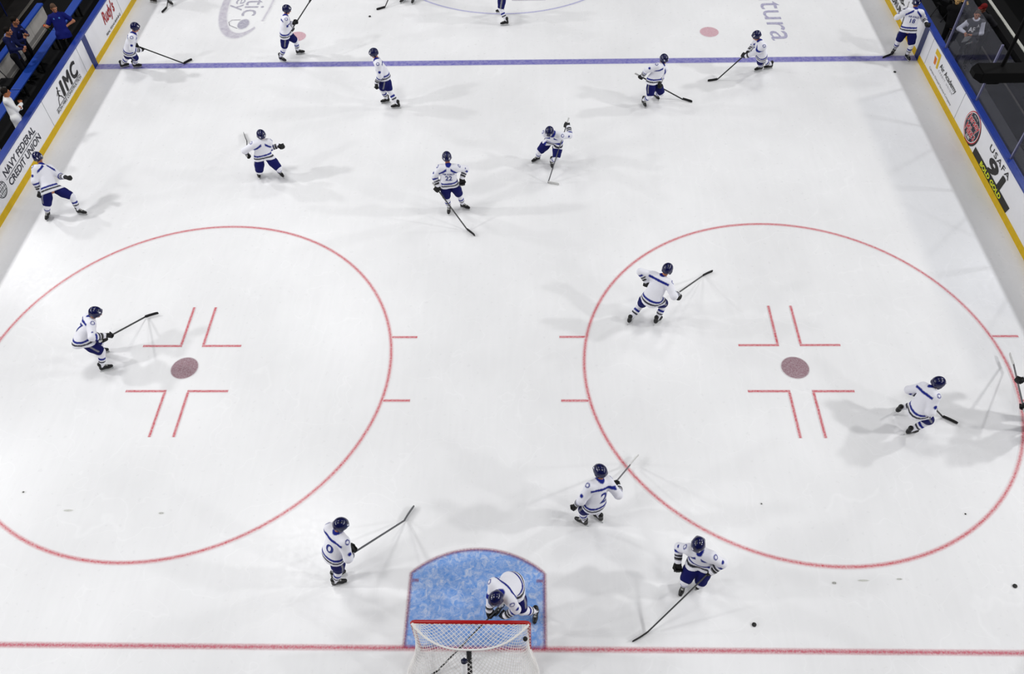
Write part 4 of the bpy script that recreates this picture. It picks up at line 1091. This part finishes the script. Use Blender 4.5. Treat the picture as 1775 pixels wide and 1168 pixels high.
# joint positions in metres (x right, y up the rink, z up), read per person
DATA = dict(
  p22={'h': 175, 'pel': [-1.087, 11.187, 1.006], 'neck': [-1.063, 11.21, 1.47], 'head': [-1.089, 11.305, 1.66], 'hl': [-0.751, 11.14, 1.0], 'hr': [-1.393, 11.071, 0.86], 'fl': [-0.784, 11.328, 0.0], 'fr': [-1.153, 11.219, 0.0], 'toes': (115, 182), 'look': (0, -26), 'stick': [[-1.405, 11.09, 0.9], [-0.649, 10.486, 0.03], [-0.466, 10.315, 0.03]]},
  p7={'h': 54, 'pel': [-8.672, 6.218, 0.892], 'neck': [-8.454, 6.506, 1.21], 'head': [-8.277, 6.555, 1.36], 'hl': [-8.212, 6.218, 0.86], 'hr': [-8.068, 6.272, 0.95], 'fl': [-8.723, 6.54, 0.0], 'fr': [-8.461, 6.033, 0.0], 'toes': (78, 66), 'look': (26, -25), 'stick': [[-8.212, 6.218, 0.86], [-8.012, 7.565, 0.05], [-7.807, 7.663, 0.06]]},
  p18={'h': 42, 'pel': [-2.449, 1.277, 1.024], 'neck': [-2.317, 1.427, 1.48], 'head': [-2.243, 1.486, 1.64], 'hl': [-2.12, 1.361, 1.02], 'hr': [-2.204, 1.287, 0.88], 'fl': [-2.579, 1.276, 0.0], 'fr': [-2.547, 1.133, 0.0], 'toes': (60, 75), 'look': (28, -35), 'stick': [[-2.204, 1.287, 0.88], [-1.445, 2.396, 0.04], [-1.307, 2.71, 0.05]]},
  p2x={'h': -30, 'pel': [2.129, 2.307, 0.973], 'neck': [2.191, 2.469, 1.42], 'head': [2.195, 2.563, 1.6], 'hl': [1.766, 2.283, 0.85], 'hr': [2.505, 2.634, 1.05], 'fl': [1.964, 2.36, 0.0], 'fr': [2.264, 2.458, 0.0], 'toes': (-60, -45), 'look': (-15, -15), 'stick': [[2.46, 2.586, 1.05], [2.932, 3.59, 0.1], [3.087, 3.816, 0.1]]},
  bent={'h': 205, 'pel': [3.918, 1.254, 0.867], 'neck': [3.83, 1.198, 1.28], 'head': [3.79, 1.255, 1.4], 'hl': [4.042, 1.065, 0.75], 'hr': [3.523, 1.159, 0.72], 'fl': [4.038, 1.209, 0.0], 'fr': [3.694, 1.098, 0.0], 'toes': (215, 205), 'look': (0, -45), 'stick': [[4.111, 1.104, 0.85], [2.99, 0.293, 0.03], [2.736, 0.112, 0.03]]},
  crease={'h': 222, 'pel': [0.649, 0.789, 0.873], 'neck': [0.48, 0.495, 1.2], 'head': [0.419, 0.384, 1.28], 'hl': [0.511, 0.379, 0.55], 'hr': [0.304, 0.397, 0.55], 'fl': [1.071, 0.595, 0.0], 'fr': [0.436, 0.705, 0.0], 'toes': (190, 215), 'look': (0, -50), 'stick': [[0.424, 0.455, 0.66], [-0.61, -0.394, 0.04], [-0.758, -0.515, 0.03]]},
  away={'h': 38, 'pel': [3.646, 7.408, 0.842], 'neck': [3.845, 7.665, 1.22], 'head': [3.946, 7.737, 1.38], 'hl': [3.538, 7.713, 0.95], 'hr': [4.231, 7.466, 0.8], 'fl': [3.216, 7.417, 0.0], 'fr': [3.83, 7.38, 0.0], 'toes': (30, 45), 'look': (0, -20), 'stick': [[4.176, 7.489, 0.85], [5.063, 8.839, 0.03], [5.275, 8.991, 0.03]]},
  edge={'h': 275, 'pel': [10.921, 4.546, 0.97], 'neck': [10.751, 4.768, 1.4], 'head': [10.653, 4.863, 1.55], 'hl': [10.602, 4.503, 0.85], 'hr': [10.657, 5.01, 1.0], 'fl': [11.276, 4.456, 0.0], 'fr': [11.443, 4.709, 0.0], 'toes': (270, 280), 'look': (0, -30), 'stick': [[10.619, 4.483, 0.82], [11.265, 6.02, 0.2], [11.27, 6.335, 0.2]]},
  right={'h': 78, 'pel': [8.613, 4.477, 0.809], 'neck': [8.75, 4.661, 1.17], 'head': [8.863, 4.718, 1.3], 'hl': [8.822, 4.718, 0.8], 'hr': [8.888, 4.503, 0.75], 'fl': [8.562, 4.915, 0.05], 'fr': [8.654, 4.396, 0.0], 'toes': (60, 78), 'look': (0, -20), 'stick': [[8.803, 4.69, 0.8], [9.453, 4.8, 0.03], [9.552, 4.743, 0.03]]},
  arm={'h': 195, 'pel': [1.593, 13.116, 0.816], 'neck': [1.528, 12.808, 1.22], 'head': [1.451, 12.733, 1.33], 'hl': [1.901, 13.27, 1.15], 'hr': [1.62, 13.09, 0.6], 'fl': [1.521, 13.044, 0.0], 'fr': [1.128, 13.247, 0.0], 'toes': (175, 235), 'look': (-5, -50), 'stick': [[1.915, 13.276, 1.2], [1.417, 12.296, 0.02], [1.693, 12.246, 0.02]]},
  glide={'h': 150, 'pel': [-6.108, 12.562, 0.809], 'neck': [-6.07, 12.633, 1.17], 'head': [-6.052, 12.703, 1.3], 'hl': [-5.658, 12.854, 0.85], 'hr': [-6.526, 12.603, 0.75], 'fl': [-5.848, 12.708, 0.0], 'fr': [-6.452, 12.714, 0.0], 'toes': (140, 160), 'look': (0, -35), 'stick': [[-6.551, 12.614, 0.78], [-7.092, 14.156, 0.05], [-7.304, 14.56, 0.03]]},
  wall={'h': 115, 'pel': [-11.3, 11.255, 0.846], 'neck': [-11.472, 11.625, 1.25], 'head': [-11.543, 11.76, 1.4], 'hl': [-10.862, 11.508, 0.95], 'hr': [-11.524, 11.077, 0.75], 'fl': [-10.827, 11.189, 0.0], 'fr': [-11.648, 11.084, 0.0], 'toes': (100, 175), 'look': (10, -20)},
  p1={'h': 80, 'pel': [-11.291, 17.713, 0.84], 'neck': [-11.037, 17.823, 1.27], 'head': [-10.932, 17.918, 1.44], 'hl': [-11.117, 17.855, 0.85], 'hr': [-10.95, 17.773, 0.8], 'fl': [-11.885, 18.052, 0.0], 'fr': [-11.477, 18.044, 0.0], 'toes': (60, 80), 'look': (0, -25), 'stick': [[-11.164, 17.87, 0.88], [-10.0, 18.197, 0.03], [-9.839, 18.423, 0.03]]},
  p2={'h': 72, 'pel': [-6.598, 18.354, 0.953], 'neck': [-6.503, 18.486, 1.4], 'head': [-6.442, 18.65, 1.57], 'hl': [-6.294, 18.712, 1.1], 'hr': [-6.456, 18.662, 0.9], 'fl': [-6.428, 18.705, 0.0], 'fr': [-6.909, 18.317, 0.0], 'toes': (78, 120), 'look': (10, -20), 'stick': [[-6.472, 18.63, 0.88], [-5.979, 19.517, 1.3], [-5.907, 19.87, 1.32]]},
  p3={'h': 255, 'pel': [-3.265, 15.998, 0.97], 'neck': [-3.421, 16.03, 1.4], 'head': [-3.511, 16.17, 1.57], 'hl': [-3.498, 15.733, 0.75], 'hr': [-3.375, 15.887, 0.8], 'fl': [-3.318, 16.031, 0.0], 'fr': [-2.977, 15.737, 0.0], 'toes': (255, 265), 'look': (0, -20)},
  top={'h': 205, 'pel': [-3.141, 22.22, 0.994], 'neck': [-3.113, 22.318, 1.45], 'head': [-3.131, 22.489, 1.6], 'hl': [-3.022, 22.321, 0.9], 'hr': [-3.518, 22.455, 0.8], 'fl': [-3.063, 21.862, 0.0], 'fr': [-3.404, 21.909, 0.0], 'toes': (190, 215), 'look': (0, -40), 'stick': [[-3.391, 22.552, 0.95], [-4.01, 21.503, 0.02], [-4.229, 21.357, 0.02]]},
  logo={'h': 265, 'pel': [0.039, 20.635, 0.92], 'neck': [-0.047, 20.799, 1.35], 'head': [-0.12, 20.955, 1.5], 'hl': [-0.141, 20.819, 0.8], 'hr': [-0.368, 20.916, 0.85], 'fl': [-0.037, 20.998, 0.06], 'fr': [0.13, 20.299, 0.0], 'toes': (265, 262), 'look': (0, -20)},
  turn={'h': 140, 'pel': [4.464, 15.829, 0.839], 'neck': [4.658, 15.934, 1.2], 'head': [4.716, 16.03, 1.34], 'hl': [4.644, 15.7, 0.7], 'hr': [4.108, 15.941, 0.85], 'fl': [4.633, 16.139, 0.0], 'fr': [4.247, 15.798, 0.0], 'toes': (150, 165), 'look': (15, -30), 'stick': [[4.057, 15.953, 0.88], [5.413, 16.024, 0.03], [5.671, 15.919, 0.02]]},
  left={'h': 252, 'pel': [7.724, 17.088, 0.82], 'neck': [7.605, 17.074, 1.22], 'head': [7.485, 17.146, 1.38], 'hl': [7.242, 17.15, 0.75], 'hr': [7.357, 17.189, 0.8], 'fl': [7.921, 17.53, 0.0], 'fr': [8.234, 17.619, 0.0], 'toes': (250, 262), 'look': (0, -30), 'stick': [[7.375, 17.218, 0.82], [6.569, 17.03, 0.02], [6.315, 16.943, 0.02]]},
  board={'h': 190, 'pel': [12.275, 18.155, 0.994], 'neck': [12.351, 18.357, 1.45], 'head': [12.395, 18.528, 1.61], 'hl': [12.716, 17.999, 1.17], 'hr': [12.192, 18.547, 1.33], 'fl': [12.512, 18.077, 0.0], 'fr': [12.173, 18.374, 0.0], 'toes': (170, 215), 'look': (0, -25), 'stick': [[12.206, 18.582, 1.42], [12.123, 18.294, 0.03], [11.807, 18.09, 0.02]]},
  corner={'h': 110, 'pel': [-11.602, 22.403, 0.92], 'neck': [-11.363, 22.566, 1.35], 'head': [-11.294, 22.784, 1.5], 'hl': [-11.32, 22.589, 0.8], 'hr': [-11.487, 22.472, 0.8], 'fl': [-11.503, 21.911, 0.0], 'fr': [-12.159, 22.083, 0.0], 'toes': (130, 110), 'look': (0, -25), 'stick': [[-11.338, 22.571, 0.85], [-11.532, 21.625, 0.03], [-11.584, 21.378, 0.02]]},
  white={'h': 65, 'pel': [-13.124, 13.886, 1.12], 'neck': [-13.217, 14.071, 1.6], 'head': [-13.153, 14.085, 1.77], 'hl': [-12.98, 14.037, 1.33], 'hr': [-13.05, 14.281, 1.36], 'fl': [-13.179, 14.004, 0.2], 'fr': [-13.069, 13.768, 0.2], 'toes': (57, 73), 'look': (0, -10)},
  polo={'h': 165, 'pel': [-13.398, 18.197, 1.12], 'neck': [-13.505, 18.49, 1.6], 'head': [-13.497, 18.485, 1.77], 'hl': [-13.324, 18.289, 1.2], 'hr': [-13.914, 18.47, 1.2], 'fl': [-13.272, 18.231, 0.2], 'fr': [-13.523, 18.164, 0.2], 'toes': (157, 173), 'look': (-15, -20)},
  suitback={'h': 85, 'pel': [-14.632, 17.916, 1.05], 'neck': [-14.582, 17.871, 1.55], 'head': [-14.46, 17.864, 1.72], 'hl': [-14.249, 17.722, 1.35], 'hr': [-14.317, 17.744, 1.3], 'fl': [-14.643, 18.045, 0.2], 'fr': [-14.621, 17.786, 0.2], 'toes': (77, 93), 'look': (0, -10)},
  suit={'h': 80, 'pel': [-14.486, 17.114, 1.05], 'neck': [-14.554, 17.29, 1.55], 'head': [-14.431, 17.281, 1.72], 'hl': [-14.134, 17.206, 1.2], 'hr': [-14.176, 17.163, 1.15], 'fl': [-14.508, 17.242, 0.2], 'fr': [-14.463, 16.986, 0.2], 'toes': (72, 88), 'look': (0, -10)},
  fan={'h': 200, 'pel': [14.006, 17.712, 0.95], 'neck': [13.969, 17.819, 1.42], 'head': [13.927, 17.787, 1.6], 'hl': [13.847, 17.607, 1.05], 'hr': [13.747, 17.61, 1.05], 'fl': [14.128, 17.667, 0.0], 'fr': [13.883, 17.756, 0.0], 'toes': (192, 208), 'look': (0, -10)},
  black={'h': 190, 'pel': [13.691, 18.463, 0.95], 'neck': [13.689, 18.647, 1.42], 'head': [13.643, 18.616, 1.6], 'hl': [14.14, 18.994, 1.3], 'hr': [14.054, 19.098, 1.3], 'fl': [13.819, 18.441, 0.0], 'fr': [13.563, 18.486, 0.0], 'toes': (182, 198), 'look': (0, -10)},
  print={'h': 245, 'pel': [14.443, 18.055, 0.95], 'neck': [14.294, 18.136, 1.42], 'head': [14.225, 18.174, 1.58], 'hl': [14.436, 18.117, 1.1], 'hr': [14.37, 18.099, 1.0], 'fl': [14.498, 17.937, 0.0], 'fr': [14.388, 18.173, 0.0], 'toes': (237, 253), 'look': (0, -10)},
)
LP = 0.13; EXPO = 0.0

FRONT22 = [('22', .17, .13, .2), ('AIR FORCE', .3, .055, .31)]
players = [
 ('p22', 'person in white jersey number 22 facing the camera with head bowed', dict(front=FRONT22, back=[('22', .3, .24, .25)])),
 ('p7', 'person in white jersey with a 7 on the back, crouching beside the left faceoff spot', dict(back=[('7', .17, .22, .22, .03)])),
 ('p18', 'person in white jersey left of the goal, reaching out a long grey stick', dict(back=[('0', .16, .17, .22, .03)])),
 ('p2x', 'person seen from behind with a 2 on the white jersey, beside the right circle', dict(back=[('2', .16, .22, .2, .05)])),
 ('bent', 'person in white jersey bent over toward the goal line, right of the crease', {}),
 ('crease', 'person in white jersey stooping inside the blue crease behind the crossbar', {}),
 ('away', 'person in white jersey skating across the upper left edge of the right circle', {}),
 ('edge', 'person cut off by the right picture edge, only black gloves showing', {}),
 ('right', 'person in white jersey leaning right, inside the right circle near its outer edge', {}),
 ('arm', 'person in white jersey bent low with one arm raised, up and right of number 22', {}),
 ('glide', 'person in white jersey gliding low, alone in the left half between circle and blue line', {}),
 ('wall', 'person in white jersey striding out beside the credit union advert on the left boards', {}),
 ('p1', 'person in white jersey hunched at the left end of the blue line', {}),
 ('p2', 'person in white jersey with the stick held up, beside the oval ice logo', {}),
 ('p3', 'person in white jersey gliding upright at the left middle of the blue line', {}),
 ('top', 'person cut off by the top edge, two black skates left of the centre circle', {}),
 ('logo', 'person cut off by the top edge, standing on the blue centre circle', {}),
 ('turn', 'person in white jersey turning on the blue line, stick blade reaching right', {}),
 ('left', 'person in white jersey leaning left on the blue line below the ice lettering', {}),
 ('board', 'person in white jersey standing with one glove on the right boards at the blue stripe', dict(front=[('18', .15, .12, .2), ('AIR FORCE', .3, .055, .31)])),
 ('corner', 'person cut off by the top edge near the left boards, skates showing', {}),
]
sticks = dict(
 p22='hockey stick trailing to the right in front of number 22', p7='black hockey stick held out toward the left faceoff spot', p18='grey hockey stick pointing up and right, left of the crease',
 p2x='hockey stick crossing the red edge of the right circle', bent='long black hockey stick reaching down to the goal line right of the crease', crease='hockey stick poked under the crossbar into the goal',
 away='hockey stick of the skater on the upper left edge of the right circle', edge='hockey stick at the far right picture edge by a hash mark', right='hockey stick of the skater leaning right inside the right circle',
 arm='hockey stick of the skater with one arm raised, pale blade on the ice', glide='hockey stick of the skater gliding low in the left half', p1='hockey stick at the left end of the blue line',
 p2='hockey stick held up beside the oval ice logo, cut off by the top edge', top='hockey stick next to the puck at the top edge', turn='hockey stick reaching right from the skater turning on the blue line',
 left='hockey stick reaching left from the skater below the ice lettering', board='upright black hockey stick of the player leaning on the right boards', corner='hockey stick near the top left corner of the ice')
for key, lab, kw in players:
    make_person(key, DATA[key], lab, group='skaters warming up on the ice', **kw)
    if key in sticks:
        g = dict(p18=('shaft_grey', 'shaft_grey'), arm=('shaft_grey', 'tape_white'), p2x=('shaft_grey', 'tape_white'), edge=('shaft_grey', 'tape_white')).get(key, ('shaft', 'tape'))
        make_stick(DATA[key]['stick'], sticks[key], g[0], g[1], 'sticks of the skaters')
K = C_
make_person('white', DATA['white'], 'person in a white long sleeved top with folded arms behind the left boards', 'fan', dict(top=K['shirt'], legs=K['trouser'], skin=K['skin2'], topname='sweater', slim=1.05, long=.17), hair=K['hair'])
make_person('polo', DATA['polo'], 'person in a bright blue polo shirt holding a green bottle behind the left boards', 'fan', dict(top=K['polo'], legs=K['trouser'], badge=np.array(lin('#5c9ae0')), topname='polo_shirt', slim=1.12, long=.03), arm_bare=True, hair=np.array(lin('#5a4436')))
make_person('suitback', DATA['suitback'], 'person in dark blue jacket, farther of the two by the pale wall', 'fan', dict(top=K['suit'], legs=K['trouser'], collar=K['suit'], badge=np.array(lin('#4a5ab0')), topname='jacket'), hair=K['hair'])
make_person('suit', DATA['suit'], 'person in dark blue jacket and pale collar, nearer of two by the pale wall', 'fan', dict(top=K['suit'], legs=K['trouser'], collar=np.array(lin('#8a92c0')), badge=np.array(lin('#4a5ab0')), topname='jacket'), hair=K['hair'])
make_person('fan', DATA['fan'], 'person in a grey jersey with white sleeves holding paper behind the right glass', 'fan', dict(top=K['gjersey'], sleeve=np.array(lin('#d6d6e2')), legs=np.array(lin('#2a2a2e')), topname='jersey', slim=1.1),
            front=[('A', .07, .09, .34, .09, M['ad_white']), ('AF', .17, .14, .23, -.06, M['ad_white'])], hair=np.array(lin('#4a382c')))
make_person('black', DATA['black'], 'person dressed all in black behind the right boards at the top edge', 'fan', dict(top=K['black'], legs=K['black'], topname='jacket', slim=1.2, skin=np.array(lin('#c09a60'))), hair=K['hair'])
make_person('print', DATA['print'], 'person in dark top and red cap behind the right glass', 'fan', dict(top=np.array(lin('#222226')), legs=K['trouser'], topname='shirt', cap=np.array(lin('#6c1414')), skin=np.array(lin('#7c4a38'))), front=[('X', .2, .16, .25, 0, M['ad_grey'])])
# things held by the spectators
q = np.array(DATA['polo']['hr']); b_ = bottle(tuple(q+np.array((.0, -.03, -.13))), 'green sports bottle with an orange cap held by the person in the blue polo', M['green'], M['orange'], (0.25, -.35, 0), 'sports_bottle')
q = np.array(DATA['fan']['hr'])
mb = MB(); mb.obox((0, 0, -.12), ((.9, .3, 0), (-.3, .9, .25), (0, -.3, .95)), (.14, .0015, .11)); mb.obox((.1, -.02, -.24), ((.9, .3, .1), (-.3, .9, .4), (0, -.4, .9)), (.1, .0015, .04))
o = mb.build('paper_sheet', M['paper']); o.location = q+np.array((.06, -.04, .02)); tag(o, 'white paper sheets held by the spectator in the grey jersey', 'paper')

# ==================================================================== LIGHT
def area(name, loc, target, size, power, spread=180, sy=None, col=(1, 1, 1)):
    l = bpy.data.lights.new(name, 'AREA'); l.shape = 'RECTANGLE'; l.size = size; l.size_y = sy or size; l.energy = power; l.spread = math.radians(spread); l.color = col
    o = bpy.data.objects.new(name, l); o.location = loc
    o.rotation_euler = (Vector(target)-Vector(loc)).to_track_quat('-Z', 'Y').to_euler(); return link(o)
for s in (-1, 1):
    for k, y in enumerate((-8, 1.5, 11, 20.5, 30, 39.5)):
        area('side_lamp', (s*21.8, y, 12.6), (s*1.5, y, 0), 1.0, 2600*LP, 95)
for y in (-2, 10, 22, 34):
    for x in (-8, 8): area('roof_lamp', (x, y, 17.5), (x*.95, y, 0), 3.2, (2480 if x < 0 else 1780)*LP, 110)
w = bpy.data.worlds.new('world'); scene.world = w; w.use_nodes = True
w.node_tree.nodes['Background'].inputs['Color'].default_value = (.9, .92, 1, 1); w.node_tree.nodes['Background'].inputs['Strength'].default_value = .06

# =================================================================== CAMERA
cd = bpy.data.cameras.new('camera'); cam = link(bpy.data.objects.new('camera', cd))
yaw, pit, rol, fpx = -4.15699875e-02, 8.77870845e-01, -3.36785669e-02, 1.43231381e+03
cy, sy = math.cos(yaw), math.sin(yaw)
ff = Vector((sy*math.cos(pit), cy*math.cos(pit), -math.sin(pit))); rr = Vector((cy, -sy, 0)); uu = rr.cross(ff)
c, s = math.cos(rol), math.sin(rol)
r2 = c*rr+s*uu; u2 = -s*rr+c*uu
mw = Matrix((r2, u2, -ff)).transposed().to_4x4(); mw.translation = (1.03374071, -4.94650504, 14.3733446)
cam.matrix_world = mw
cd.sensor_width = 36; cd.sensor_fit = 'HORIZONTAL'; cd.lens = fpx/1775*36; cd.clip_end = 200; cd.clip_start = .1
scene.camera = cam
vs = scene.view_settings
vs.view_transform = 'Standard'; vs.look = 'None'; vs.gamma = 1; vs.exposure = EXPO; vs.use_curve_mapping = False
